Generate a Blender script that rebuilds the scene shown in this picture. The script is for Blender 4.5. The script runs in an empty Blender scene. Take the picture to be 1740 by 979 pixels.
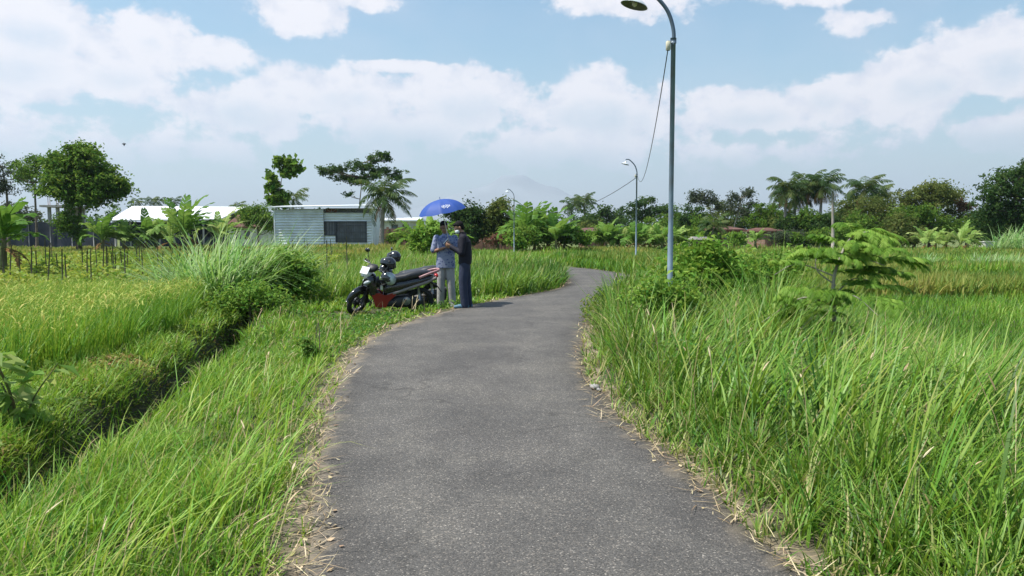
import bpy, bmesh, math, random
import numpy as np
from mathutils import Matrix, Vector

rng = np.random.default_rng(11)
random.seed(11)
R = math.radians
SC = bpy.context.scene
COL = SC.collection

# ------------------------------------------------------------------ camera, sky, sun, exposure
CAM_H = 1.55
F = 1340.0 / 1740.0                      # focal length in picture widths
PITCH = math.atan(97.5 / 1340.0)
cam_data = bpy.data.cameras.new('camera')
cam = bpy.data.objects.new('camera', cam_data)
COL.objects.link(cam)
cam.location = (0, 0, CAM_H)
cam.rotation_euler = (math.pi / 2 - PITCH, 0, 0)
cam_data.sensor_width = 36.0
cam_data.lens = 36.0 * F
cam_data.clip_start = 0.05
cam_data.clip_end = 20000
SC.camera = cam

SUN_EL, SUN_AZ = R(63), R(-102)           # azimuth from +Y (ahead of the camera) towards +X
world = bpy.data.worlds.new('World')
SC.world = world
world.use_nodes = True


def build_world():
    nt = world.node_tree
    N, L = nt.nodes, nt.links
    N.clear()
    out = N.new('ShaderNodeOutputWorld')
    bg = N.new('ShaderNodeBackground')
    bg.inputs['Strength'].default_value = 0.12
    sky = N.new('ShaderNodeTexSky')
    sky.sky_type = 'NISHITA'
    sky.sun_disc = False
    sky.sun_elevation = SUN_EL
    sky.sun_rotation = SUN_AZ
    sky.altitude = 100
    sky.air_density = 1.3
    sky.dust_density = 1.6
    sky.ozone_density = 1.6
    tc = N.new('ShaderNodeTexCoord')
    sep = N.new('ShaderNodeSeparateXYZ')
    L.new(tc.outputs['Generated'], sep.inputs[0])

    def math_(op, a, b=None, c=None, clamp=False):
        n = N.new('ShaderNodeMath')
        n.operation = op
        n.use_clamp = clamp
        for i, v in enumerate((a, b, c)):
            if v is None:
                continue
            if isinstance(v, (int, float)):
                n.inputs[i].default_value = v
            else:
                L.new(v, n.inputs[i])
        return n.outputs[0]

    az = math_('ARCTAN2', sep.outputs['X'], sep.outputs['Y'])
    el = math_('ARCSINE', sep.outputs['Z'])
    ang = N.new('ShaderNodeCombineXYZ')
    L.new(az, ang.inputs[0])
    L.new(el, ang.inputs[1])

    def noise(scale, detail, rough, sc=(1, 1, 1), off=(0, 0, 0)):
        m = N.new('ShaderNodeMapping')
        m.inputs['Scale'].default_value = sc
        m.inputs['Location'].default_value = off
        L.new(ang.outputs[0], m.inputs['Vector'])
        n = N.new('ShaderNodeTexNoise')
        n.inputs['Scale'].default_value = scale
        n.inputs['Detail'].default_value = detail
        n.inputs['Roughness'].default_value = rough
        L.new(m.outputs[0], n.inputs['Vector'])
        return n.outputs['Fac']

    billow = noise(15, 8, 0.6, (1, 1.3, 1))
    soft = noise(5, 5, 0.55, (1, 1.8, 1), (3.1, 0, 0))
    # cumulus banks: azimuth, elevation, half width, half height (radians), weight
    banks = []
    for px, py, rx, ry, w in CLOUDS:
        banks.append((math.atan2(px - 870, 1340), math.atan2(392 - py, 1340), rx / 1340.0, ry / 1340.0, w))
    acc = acc_top = None
    for a, e, ra, re, w in banks:
        s = N.new('ShaderNodeVectorMath'); s.operation = 'SUBTRACT'
        L.new(ang.outputs[0], s.inputs[0]); s.inputs[1].default_value = (a, e, 0)
        m = N.new('ShaderNodeVectorMath'); m.operation = 'MULTIPLY'
        L.new(s.outputs[0], m.inputs[0]); m.inputs[1].default_value = (1 / ra, 1 / re, 0)
        ln = N.new('ShaderNodeVectorMath'); ln.operation = 'LENGTH'
        L.new(m.outputs[0], ln.inputs[0])
        v = math_('MULTIPLY', math_('SUBTRACT', 1.0, ln.outputs['Value']), w)
        acc = v if acc is None else math_('SMOOTH_MAX', acc, v, 0.25)
        sy = N.new('ShaderNodeSeparateXYZ'); L.new(m.outputs[0], sy.inputs[0])
        v2 = math_('MULTIPLY_ADD', sy.outputs['Y'], 0.55, v)
        acc_top = v2 if acc_top is None else math_('SMOOTH_MAX', acc_top, v2, 0.25)
    # a broken cloud cover elsewhere round the sky
    field = math_('ADD', acc, math_('MULTIPLY', math_('SUBTRACT', billow, 0.5), 2.3))
    field = math_('ADD', field, math_('MULTIPLY', math_('SUBTRACT', soft, 0.5), 1.2))
    mr = N.new('ShaderNodeMapRange'); mr.interpolation_type = 'SMOOTHSTEP'
    L.new(field, mr.inputs['Value'])
    mr.inputs['From Min'].default_value = -0.02
    mr.inputs['From Max'].default_value = 0.30
    cum = mr.outputs['Result']
    # thin veil
    veil = N.new('ShaderNodeMapRange'); veil.interpolation_type = 'SMOOTHSTEP'
    L.new(soft, veil.inputs['Value'])
    veil.inputs['From Min'].default_value = 0.35
    veil.inputs['From Max'].default_value = 0.8
    veil_f = math_('MULTIPLY', veil.outputs[0], 0.25)
    # pale milky air low over the horizon
    low = N.new('ShaderNodeMapRange'); low.interpolation_type = 'SMOOTHSTEP'
    L.new(el, low.inputs['Value'])
    low.inputs['From Min'].default_value = 0.0
    low.inputs['From Max'].default_value = 0.26
    low.inputs['To Min'].default_value = 0.35
    low.inputs['To Max'].default_value = 0.0

    def rgb(c):
        n = N.new('ShaderNodeRGB'); n.outputs[0].default_value = (*c, 1); return n.outputs[0]

    def mix(f, a, b):
        n = N.new('ShaderNodeMix'); n.data_type = 'RGBA'
        if isinstance(f, (int, float)):
            n.inputs[0].default_value = f
        else:
            L.new(f, n.inputs[0])
        L.new(a, n.inputs[6]); L.new(b, n.inputs[7])
        return n.outputs[2]

    tintn = N.new('ShaderNodeMix'); tintn.data_type = 'RGBA'; tintn.blend_type = 'MULTIPLY'
    tintn.inputs[0].default_value = 1.0
    L.new(sky.outputs[0], tintn.inputs[6]); tintn.inputs[7].default_value = (*SKY_TINT, 1)
    c = tintn.outputs[2]
    c = mix(low.outputs[0], c, rgb(SKY_LOW))
    c = mix(veil_f, c, rgb(CLOUD_GREY))
    relief = noise(26, 5, 0.6, (1, 1.3, 1), (0.0, -0.02, 0))
    shade = N.new('ShaderNodeMapRange')
    L.new(math_('ADD', math_('MULTIPLY', relief, 0.75), math_('MULTIPLY', field, 0.25)), shade.inputs['Value'])
    shade.inputs['From Min'].default_value = 0.22
    shade.inputs['From Max'].default_value = 0.52
    cc = mix(shade.outputs[0], rgb(CLOUD_GREY), rgb(CLOUD_WHITE))
    # bases of the clouds are greyer and dissolve into the hazy air
    under = N.new('ShaderNodeMapRange'); under.interpolation_type = 'SMOOTHSTEP'
    L.new(math_('ADD', math_('SUBTRACT', acc, acc_top), math_('MULTIPLY', math_('SUBTRACT', relief, 0.5), 0.5)), under.inputs['Value'])
    under.inputs['From Min'].default_value = -0.25
    under.inputs['From Max'].default_value = 0.5
    cc = mix(math_('MULTIPLY', under.outputs[0], 0.75), cc, rgb(CLOUD_GREY))
    cum_f = math_('MULTIPLY', cum, math_('MULTIPLY_ADD', under.outputs[0], -0.6, 0.95))
    c = mix(cum_f, c, cc)
    L.new(c, bg.inputs['Color'])
    L.new(bg.outputs[0], out.inputs[0])


CLOUDS = [
    (70, 105, 130, 75, 1.2), (30, 150, 150, 70, 1.0), (270, 105, 80, 55, 1.1), (215, 160, 110, 45, 0.9), (365, 115, 80, 32, 0.9),
    (520, 48, 75, 40, 0.9), (70, 25, 60, 20, 0.7), (640, 15, 60, 18, 0.5), (680, 122, 95, 12, 0.9),
    (420, 200, 150, 55, 0.8), (600, 170, 150, 50, 0.8), (800, 175, 150, 62, 1.1), (690, 220, 130, 50, 0.8), (1010, 190, 150, 75, 1.2),
    (930, 250, 160, 50, 0.9), (1090, 200, 60, 60, 0.9),
    (1070, 5, 160, 40, 1.1), (1360, 5, 120, 40, 1.2), (1540, -5, 170, 35, 1.0), (1440, 72, 45, 20, 0.6),
    (1270, 205, 130, 42, 1.1), (1395, 185, 80, 48, 1.1), (1560, 170, 120, 62, 1.25), (1690, 150, 130, 70, 1.35), (1690, 245, 90, 40, 0.7),
    (1250, 270, 250, 35, 0.3), (250, 260, 260, 50, 0.4), (-300, 120, 260, 110, 1.0), (2150, 150, 300, 110, 1.0), (800, -250, 500, 80, 0.9),
    (-200, -420, 450, 120, 0.8), (1900, -500, 450, 140, 0.8), (700, -900, 500, 160, 0.8),
]
SKY_TINT = (0.78, 0.92, 0.93)
SKY_LOW = (3.6, 3.95, 5.3)
CLOUD_WHITE = (6.0, 5.85, 6.1)
CLOUD_GREY = (4.1, 4.4, 5.2)
build_world()

sun_data = bpy.data.lights.new('sun', 'SUN')
sun_data.energy = 5.0
sun_data.angle = R(0.53)
sun_data.color = (1.0, 0.955, 0.88)
sun = bpy.data.objects.new('sun', sun_data)
COL.objects.link(sun)
sun_dir = Vector((math.sin(SUN_AZ) * math.cos(SUN_EL), math.cos(SUN_AZ) * math.cos(SUN_EL), math.sin(SUN_EL)))
sun.rotation_euler = sun_dir.to_track_quat('Z', 'Y').to_euler()
sun.location = (-20, 0, 40)

SC.view_settings.view_transform = 'Standard'
SC.view_settings.look = 'None'
SC.view_settings.exposure = 0.5
SC.view_settings.gamma = 1.0
SC.view_settings.use_curve_mapping = False
SC.render.engine = 'CYCLES'
cy = SC.cycles
cy.max_bounces = 6
cy.diffuse_bounces = 3
cy.glossy_bounces = 2
cy.transmission_bounces = 4
cy.transparent_max_bounces = 8
cy.volume_bounces = 0
cy.use_denoising = True
cy.denoiser = 'OPENIMAGEDENOISE'
cy.caustics_reflective = False
cy.caustics_refractive = False
cy.sample_clamp_indirect = 6.0


# ------------------------------------------------------------------ picture measurements -> places in the world
def x_at(px, d):
    """sideways place of a photograph column at distance d ahead"""
    return (px - 870.0) / 1340.0 * d * (math.cos(PITCH))


def z_at(py, d):
    v = (489.5 - py) / 1340.0
    return CAM_H + d * (-math.sin(PITCH) + v * math.cos(PITCH)) / (math.cos(PITCH) + v * math.sin(PITCH))


# ------------------------------------------------------------------ mesh helpers
class MB:
    """collects vertices, faces and an optional per-vertex variation colour; build() links ONE mesh object"""

    def __init__(self):
        self.v, self.f, self.c, self.m, self.n = [], [], [], [], 0

    def add(self, v, f, col=None, mi=0):
        v = np.asarray(v, dtype=np.float64).reshape(-1, 3)
        if not isinstance(f, list):
            f = [f]
        for g in f:
            g = np.asarray(g, dtype=np.int64)
            if g.size:
                self.f.append(g + self.n)
                self.m.append(np.full(len(g), mi, dtype=np.int32))
        if col is None:
            col = np.tile(np.array([[0.5, 0.5, 0.5, 1.0]]), (len(v), 1))
        elif np.ndim(col) == 1:
            col = np.tile(np.asarray(col, dtype=np.float64)[None], (len(v), 1))
        self.v.append(v)
        self.c.append(col)
        self.n += len(v)
        return self

    def mesh(self, name, smooth=True):
        me = bpy.data.meshes.new(name)
        v = np.concatenate(self.v)
        me.vertices.add(len(v))
        me.vertices.foreach_set('co', v.astype(np.float32).ravel())
        tot = np.concatenate([np.full(len(g), g.shape[1], dtype=np.int32) for g in self.f])
        idx = np.concatenate([g.ravel() for g in self.f]).astype(np.int32)
        st = np.concatenate([[0], np.cumsum(tot)[:-1]]).astype(np.int32)
        me.loops.add(len(idx))
        me.loops.foreach_set('vertex_index', idx)
        me.polygons.add(len(tot))
        me.polygons.foreach_set('loop_start', st)
        me.polygons.foreach_set('loop_total', tot)
        me.polygons.foreach_set('material_index', np.concatenate(self.m))
        me.polygons.foreach_set('use_smooth', np.full(len(tot), smooth, dtype=bool))
        at = me.color_attributes.new('vary', 'FLOAT_COLOR', 'POINT')
        at.data.foreach_set('color', np.concatenate(self.c).astype(np.float32).ravel())
        me.update(calc_edges=True)
        me.validate()
        return me

    def build(self, name, mats, parent=None, smooth=True, loc=None):
        me = self.mesh(name, smooth)
        for m in (mats if isinstance(mats, (list, tuple)) else [mats]):
            me.materials.append(m)
        o = bpy.data.objects.new(name, me)
        COL.objects.link(o)
        if parent is not None:
            o.parent = parent
        if loc is not None:
            o.location = loc
        return o


def tag(o, label=None, cat=None, group=None, kind=None):
    if label: o['label'] = label
    if cat: o['category'] = cat
    if group: o['group'] = group
    if kind: o['kind'] = kind
    return o


def thing(name, label, cat, loc=(0, 0, 0), rz=0.0, group=None):
    o = bpy.data.objects.new(name, None)
    o.empty_display_size = 0.2
    COL.objects.link(o)
    o.location = loc
    o.rotation_euler = (0, 0, rz)
    return tag(o, label, cat, group)


def copy_thing(root, loc, rz=None, label=None, scale=None):
    r = root.copy(); COL.objects.link(r)
    r.location = loc
    if rz is not None: r.rotation_euler = (0, 0, rz)
    if scale is not None: r.scale = (scale,) * 3
    if label: r['label'] = label
    for ch in list(root.children):
        c = ch.copy(); COL.objects.link(c); c.parent = r
        for g in list(ch.children):
            d = g.copy(); COL.objects.link(d); d.parent = c
    return r


def grid_faces(nu, nv, wrap_u=False, wrap_v=False, off=0):
    """faces of a nu x nv vertex grid (row = u)"""
    iu = np.arange(nu if wrap_u else nu - 1)
    iv = np.arange(nv if wrap_v else nv - 1)
    a, b = np.meshgrid(iu, iv, indexing='ij')
    a, b = a.ravel(), b.ravel()
    a2, b2 = (a + 1) % nu, (b + 1) % nv
    return np.stack([a * nv + b, a2 * nv + b, a2 * nv + b2, a * nv + b2], 1) + off


def unit(v):
    v = np.asarray(v, float)
    return v / (np.linalg.norm(v, axis=-1, keepdims=True) + 1e-12)


def frames(path):
    p = np.asarray(path, float)
    t = unit(np.gradient(p, axis=0))
    ref = np.array([0.0, 0, 1]) if abs(t[0][2]) < 0.9 else np.array([1.0, 0, 0])
    u = unit(np.cross(ref, t[0]))
    us = []
    for k in range(len(p)):
        u = unit(u - t[k] * np.dot(u, t[k]))
        us.append(u)
    us = np.array(us)
    return t, us, np.cross(t, us)


def tube(mb, path, radii, seg=8, col=None, mi=0, flat=1.0, cap=True):
    p = np.asarray(path, float)
    r = np.broadcast_to(np.asarray(radii, float), (len(p),))
    t, u, w = frames(p)
    a = np.linspace(0, 2 * np.pi, seg, endpoint=False)
    ring = p[:, None] + r[:, None, None] * (np.cos(a)[None, :, None] * u[:, None] + flat * np.sin(a)[None, :, None] * w[:, None])
    v = ring.reshape(-1, 3)
    f = [grid_faces(len(p), seg, wrap_v=True)[:, ::-1]]
    if cap:
        f.append(np.arange(seg)[None])
        f.append((np.arange(seg)[::-1] + (len(p) - 1) * seg)[None])
    mb.add(v, f, col, mi)
    return mb


def loft(mb, rings, cap=True, col=None, mi=0):
    rings = np.asarray(rings, float)
    n, k = rings.shape[:2]
    f = [grid_faces(n, k, wrap_v=True)]
    if cap:
        f.append(np.arange(k)[::-1][None])
        f.append((np.arange(k) + (n - 1) * k)[None])
    mb.add(rings.reshape(-1, 3), f, col, mi)
    return mb


def lathe(mb, prof, seg=20, mat=None, col=None, mi=0, cap=False):
    """profile of (radius, height) turned round local z, then moved by a 4x4 numpy matrix"""
    pr = np.asarray(prof, float)
    a = np.linspace(0, 2 * np.pi, seg, endpoint=False)
    v = np.stack([pr[:, 0, None] * np.cos(a), pr[:, 0, None] * np.sin(a), np.repeat(pr[:, 1, None], seg, 1)], -1).reshape(-1, 3)
    if mat is not None:
        v = xf(mat, v)
    f = [grid_faces(len(pr), seg, wrap_v=True)[:, ::-1]]
    if cap:
        f.append(np.arange(seg)[None]); f.append((np.arange(seg)[::-1] + (len(pr) - 1) * seg)[None])
    mb.add(v, f, col, mi)
    return mb


def xf(m, v):
    m = np.array(m, float)
    return np.asarray(v) @ m[:3, :3].T + m[:3, 3]


def mat4(loc=(0, 0, 0), rot=(0, 0, 0), sc=(1, 1, 1)):
    from mathutils import Euler
    return np.array(Matrix.LocRotScale(Vector(loc), Euler(rot), Vector(sc)))


def box(mb, c, s, rot=(0, 0, 0), col=None, mi=0, ch=0.0):
    """box centred at c with full sizes s; ch chamfers the vertical outline"""
    hx, hy, hz = s[0] / 2, s[1] / 2, s[2] / 2
    if ch > 0:
        o = np.array([(-hx + ch, -hy), (hx - ch, -hy), (hx, -hy + ch), (hx, hy - ch), (hx - ch, hy), (-hx + ch, hy), (-hx, hy - ch), (-hx, -hy + ch)])
        zi = [(-hz, 1 - ch / max(hx, hy)), (-hz + ch, 1), (hz - ch, 1), (hz, 1 - ch / max(hx, hy))]
        rings = np.array([[(x * k, y * k, z) for x, y in o] for z, k in zi])
        tmp = MB(); loft(tmp, rings)
        v = tmp.v[0]; f = tmp.f
    else:
        v = np.array([(x, y, z) for x in (-hx, hx) for y in (-hy, hy) for z in (-hz, hz)])
        f = np.array([(0, 1, 3, 2), (4, 6, 7, 5), (0, 4, 5, 1), (2, 3, 7, 6), (0, 2, 6, 4), (1, 5, 7, 3)])
    mb.add(xf(mat4(c, rot), v), f, col, mi)
    return mb


def ellipsoid(mb, c, r, rot=(0, 0, 0), nu=10, nv=14, col=None, mi=0, lo=0.0, hi=1.0):
    th = np.linspace(np.pi * lo, np.pi * hi, nu)
    th[0] = max(th[0], 0.02); th[-1] = min(th[-1], np.pi - 0.02)
    ph = np.linspace(0, 2 * np.pi, nv, endpoint=False)
    v = np.stack([np.sin(th)[:, None] * np.cos(ph), np.sin(th)[:, None] * np.sin(ph), np.repeat(np.cos(th)[:, None], nv, 1)], -1).reshape(-1, 3)
    f = [grid_faces(nu, nv, wrap_v=True)]
    if lo == 0.0: f.append(np.arange(nv)[::-1][None])
    if hi == 1.0: f.append((np.arange(nv) + (nu - 1) * nv)[None])
    mb.add(xf(mat4(c, rot, r), v), f, col, mi)
    return mb


def catmull(pts, n=8):
    p = np.asarray(pts, float)
    p = np.vstack([2 * p[0] - p[1], p, 2 * p[-1] - p[-2]])
    out = []
    t = np.linspace(0, 1, n, endpoint=False)[:, None]
    for i in range(1, len(p) - 2):
        a, b, c, d = p[i - 1], p[i], p[i + 1], p[i + 2]
        out.append(0.5 * (2 * b + (c - a) * t + (2 * a - 5 * b + 4 * c - d) * t ** 2 + (3 * b - a - 3 * c + d) * t ** 3))
    out.append(p[-2][None])
    return np.vstack(out)


def vnoise(x, y, seed=0):
    """smooth value noise in 0..1"""
    x = np.asarray(x, float); y = np.asarray(y, float)
    xi, yi = np.floor(x).astype(np.int64), np.floor(y).astype(np.int64)
    fx, fy = x - xi, y - yi
    fx, fy = fx * fx * (3 - 2 * fx), fy * fy * (3 - 2 * fy)

    def h(a, b):
        n = (a * 374761393 + b * 668265263 + seed * 982451653) & 0xFFFFFFFF
        n = ((n ^ (n >> 13)) * 1274126177) & 0xFFFFFFFF
        return ((n ^ (n >> 16)) & 0xFFFF) / 65535.0
    return (h(xi, yi) * (1 - fx) + h(xi + 1, yi) * fx) * (1 - fy) + (h(xi, yi + 1) * (1 - fx) + h(xi + 1, yi + 1) * fx) * fy


# ------------------------------------------------------------------ materials
def new_mat(name):
    m = bpy.data.materials.new(name)
    m.use_nodes = True
    nt = m.node_tree
    nt.nodes.clear()
    return m, nt, nt.nodes.new('ShaderNodeOutputMaterial')


def ramp(nt, fac, stops):
    n = nt.nodes.new('ShaderNodeValToRGB')
    el = n.color_ramp.elements
    while len(el) < len(stops):
        el.new(0.5)
    for e, (p, c) in zip(el, stops):
        e.position = p
        e.color = (*c, 1)
    if fac is not None:
        nt.links.new(fac, n.inputs[0])
    return n.outputs[0]


def foliage(name, stops, trans=0.35, rough=0.55, spec=0.25, patch=0.0, patch_col=(0.1, 0.1, 0.02), patch_scale=0.7, tips=False):
    """leaf or blade: colour picked by each leaf's own variation value, thin and slightly see-through to light"""
    m, nt, out = new_mat(name)
    L = nt.links
    at = nt.nodes.new('ShaderNodeAttribute'); at.attribute_name = 'vary'
    sp = nt.nodes.new('ShaderNodeSeparateColor'); L.new(at.outputs['Color'], sp.inputs[0])
    c = ramp(nt, sp.outputs[0], stops)
    if patch > 0:
        g = nt.nodes.new('ShaderNodeNewGeometry')
        nz = nt.nodes.new('ShaderNodeTexNoise'); nz.inputs['Scale'].default_value = patch_scale; nz.inputs['Detail'].default_value = 3
        L.new(g.outputs['Position'], nz.inputs['Vector'])
        mr = nt.nodes.new('ShaderNodeMapRange'); L.new(nz.outputs['Fac'], mr.inputs['Value'])
        mr.inputs['From Min'].default_value = 0.45; mr.inputs['From Max'].default_value = 0.7; mr.inputs['To Max'].default_value = patch
        mx = nt.nodes.new('ShaderNodeMix'); mx.data_type = 'RGBA'
        L.new(mr.outputs[0], mx.inputs[0]); L.new(c, mx.inputs[6]); mx.inputs[7].default_value = (*patch_col, 1)
        c = mx.outputs[2]
    # each leaf a little bluer or yellower than the next; some have dry tips
    hv = nt.nodes.new('ShaderNodeHueSaturation'); L.new(c, hv.inputs['Color'])
    hm = nt.nodes.new('ShaderNodeMapRange'); L.new(sp.outputs[2], hm.inputs['Value'])
    hm.inputs['To Min'].default_value = 0.468; hm.inputs['To Max'].default_value = 0.532
    L.new(hm.outputs[0], hv.inputs['Hue'])
    c = hv.outputs[0]
    if tips:
        tm = nt.nodes.new('ShaderNodeMapRange'); L.new(sp.outputs[1], tm.inputs['Value']); tm.inputs['From Min'].default_value = 0.7
        gt = nt.nodes.new('ShaderNodeMath'); gt.operation = 'LESS_THAN'; L.new(sp.outputs[2], gt.inputs[0]); gt.inputs[1].default_value = 0.27
        tx = nt.nodes.new('ShaderNodeMath'); tx.operation = 'MULTIPLY'; L.new(tm.outputs[0], tx.inputs[0]); L.new(gt.outputs[0], tx.inputs[1])
        tq = nt.nodes.new('ShaderNodeMix'); tq.data_type = 'RGBA'; L.new(tx.outputs[0], tq.inputs[0]); L.new(c, tq.inputs[6]); tq.inputs[7].default_value = (0.36, 0.32, 0.12, 1)
        c = tq.outputs[2]
    p = nt.nodes.new('ShaderNodeBsdfPrincipled')
    L.new(c, p.inputs['Base Color'])
    p.inputs['Roughness'].default_value = rough
    p.inputs['Specular IOR Level'].default_value = spec
    tr = nt.nodes.new('ShaderNodeBsdfTranslucent')
    hs = nt.nodes.new('ShaderNodeHueSaturation'); hs.inputs['Hue'].default_value = 0.485; hs.inputs['Value'].default_value = 1.5
    L.new(c, hs.inputs['Color']); L.new(hs.outputs[0], tr.inputs[0])
    mx = nt.nodes.new('ShaderNodeMixShader'); mx.inputs[0].default_value = trans
    L.new(p.outputs[0], mx.inputs[1]); L.new(tr.outputs[0], mx.inputs[2])
    L.new(mx.outputs[0], out.inputs[0])
    return m


def solid(name, col, rough=0.5, metal=0.0, spec=0.5, var=0.12, scale=6.0, bump=0.0, coat=0.0, dirt=None):
    """paint, plastic, cloth, metal with slight uneven wear"""
    m, nt, out = new_mat(name)
    L = nt.links
    p = nt.nodes.new('ShaderNodeBsdfPrincipled')
    tc = nt.nodes.new('ShaderNodeTexCoord')
    nz = nt.nodes.new('ShaderNodeTexNoise'); nz.inputs['Scale'].default_value = scale; nz.inputs['Detail'].default_value = 5
    L.new(tc.outputs['Object'], nz.inputs['Vector'])
    lo = tuple(max(0, c * (1 - var)) for c in col)
    hi = tuple(min(1, c * (1 + var)) for c in col)
    if dirt:
        c = ramp(nt, nz.outputs['Fac'], [(0.3, dirt), (0.5, lo), (0.7, hi)])
    else:
        c = ramp(nt, nz.outputs['Fac'], [(0.3, lo), (0.7, hi)])
    L.new(c, p.inputs['Base Color'])
    p.inputs['Roughness'].default_value = rough
    p.inputs['Metallic'].default_value = metal
    p.inputs['Specular IOR Level'].default_value = spec
    p.inputs['Coat Weight'].default_value = coat
    if bump:
        b = nt.nodes.new('ShaderNodeBump'); b.inputs['Strength'].default_value = bump; b.inputs['Distance'].default_value = 0.02
        n2 = nt.nodes.new('ShaderNodeTexNoise'); n2.inputs['Scale'].default_value = scale * 4; n2.inputs['Detail'].default_value = 4
        L.new(tc.outputs['Object'], n2.inputs['Vector']); L.new(n2.outputs['Fac'], b.inputs['Height']); L.new(b.outputs[0], p.inputs['Normal'])
    L.new(p.outputs[0], out.inputs[0])
    return m

# ------------------------------------------------------------------ the lie of the land
# road edges (x, y) in metres, camera at the origin looking along +y
LEFT_EDGE = catmull([(-0.2, -10), (-0.50, 0), (-0.94, 3.54), (-1.06, 4.15), (-1.36, 5.64), (-1.60, 6.97), (-1.79, 8.37), (-1.93, 9.75), (-1.93, 11.6),
                     (-1.70, 13.3), (-1.03, 15.6), (0.02, 18.2), (1.03, 20.3), (1.56, 22.2), (1.74, 24.2), (1.80, 26.5), (1.55, 29.0), (0.7, 32.0), (-1.4, 36), (-5.0, 42), (-10.5, 50), (-18, 60), (-27, 72)], 8)
RIGHT_EDGE = catmull([(2.4, -10), (1.90, 0), (1.27, 3.54), (1.16, 4.6), (1.04, 5.4), (0.90, 6.3), (0.80, 7.4), (0.80, 8.6), (0.90, 10.0), (1.05, 11.6),
                      (1.35, 13.6), (1.85, 16.0), (2.6, 18.6), (3.5, 20.8), (4.15, 23.0), (4.30, 25.2), (4.05, 28.0), (3.2, 31.5), (1.4, 35.5), (-2.4, 42.5), (-8, 51), (-15.5, 61), (-24, 73)], 8)
DITCH = catmull([(-2.9, -8), (-3.05, 0), (-3.27, 5.1), (-3.46, 6.5), (-3.87, 8.7), (-4.2, 10.7), (-4.9, 13.75), (-6.1, 20.3), (-7.5, 30)], 6)


def xl(y): return np.interp(y, LEFT_EDGE[:, 1], LEFT_EDGE[:, 0])
def xr(y): return np.interp(y, RIGHT_EDGE[:, 1], RIGHT_EDGE[:, 0])
def xd(y): return np.interp(y, DITCH[:, 1], DITCH[:, 0])


def sstep(a, b, x):
    t = np.clip((np.asarray(x, float) - a) / (b - a), 0, 1)
    return t * t * (3 - 2 * t)


def ground_z(x, y):
    x = np.asarray(x, float); y = np.asarray(y, float)
    l, r, dd = xl(y), xr(y), xd(y)
    sl, sr = l - x, x - r                      # outside distance, left and right
    z = np.zeros(np.broadcast(x, y).shape)
    # left verge falls gently to the ditch, then a bank and the paddies
    vl = -0.14 * sstep(0.0, 1.6, sl) - 0.14 * sstep(3.0, 8.0, sl) - 0.06 * sstep(6, 20, sl)
    near = 1 - sstep(22, 30, y)
    ditch = -0.6 * np.exp(-((x - dd) / 0.30) ** 4) * near
    bank = 0.05 * np.exp(-((x - dd + 0.85) / 0.5) ** 2) * near
    vr = 0.10 * sstep(0.1, 0.8, sr) - 0.45 * sstep(1.6, 4.2, sr)
    z = np.where(sl > 0, vl + ditch + bank, np.where(sr > 0, vr, z))
    z = z + (0.05 * (vnoise(x * 1.3, y * 1.3, 3) - 0.5) + 0.03 * (vnoise(x * 4, y * 4, 5) - 0.5)) * sstep(0.0, 0.7, np.maximum(sl, sr))
    inside = (sl <= 0.0) & (sr <= 0.0)
    z = np.where(inside, -0.05, z)
    far = sstep(45, 80, y)
    return z * (1 - far) + far * -0.3


def axis(parts):
    out = []
    for a, b, step in parts:
        out.append(np.arange(a, b, step))
    return np.concatenate(out + [[parts[-1][1]]])


def geo(a, b, n): return a * (b / a) ** np.linspace(0, 1, n)


gx = np.concatenate([-geo(14, 9800, 46)[::-1], np.arange(-13.9, 8, 0.1), geo(8.1, 9800, 50)])
gy = np.concatenate([-geo(4, 400, 14)[::-1], np.arange(-3.8, 26, 0.12), geo(26.1, 9800, 84)])
GX, GY = np.meshgrid(gx, gy, indexing='ij')
mb = MB()
off = np.maximum(xl(GY) - GX, GX - xr(GY))
near_road = (1 - sstep(0.02, 0.30, off + 0.3 * (vnoise(GX * 3, GY * 3, 14) - 0.5))) * (GY < 70)
gc = np.ones((GX.size, 4)) * 0.5
gc[:, 0] = near_road.ravel()
mb.add(np.stack([GX, GY, ground_z(GX, GY)], -1).reshape(-1, 3), grid_faces(len(gx), len(gy)), gc)


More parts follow.
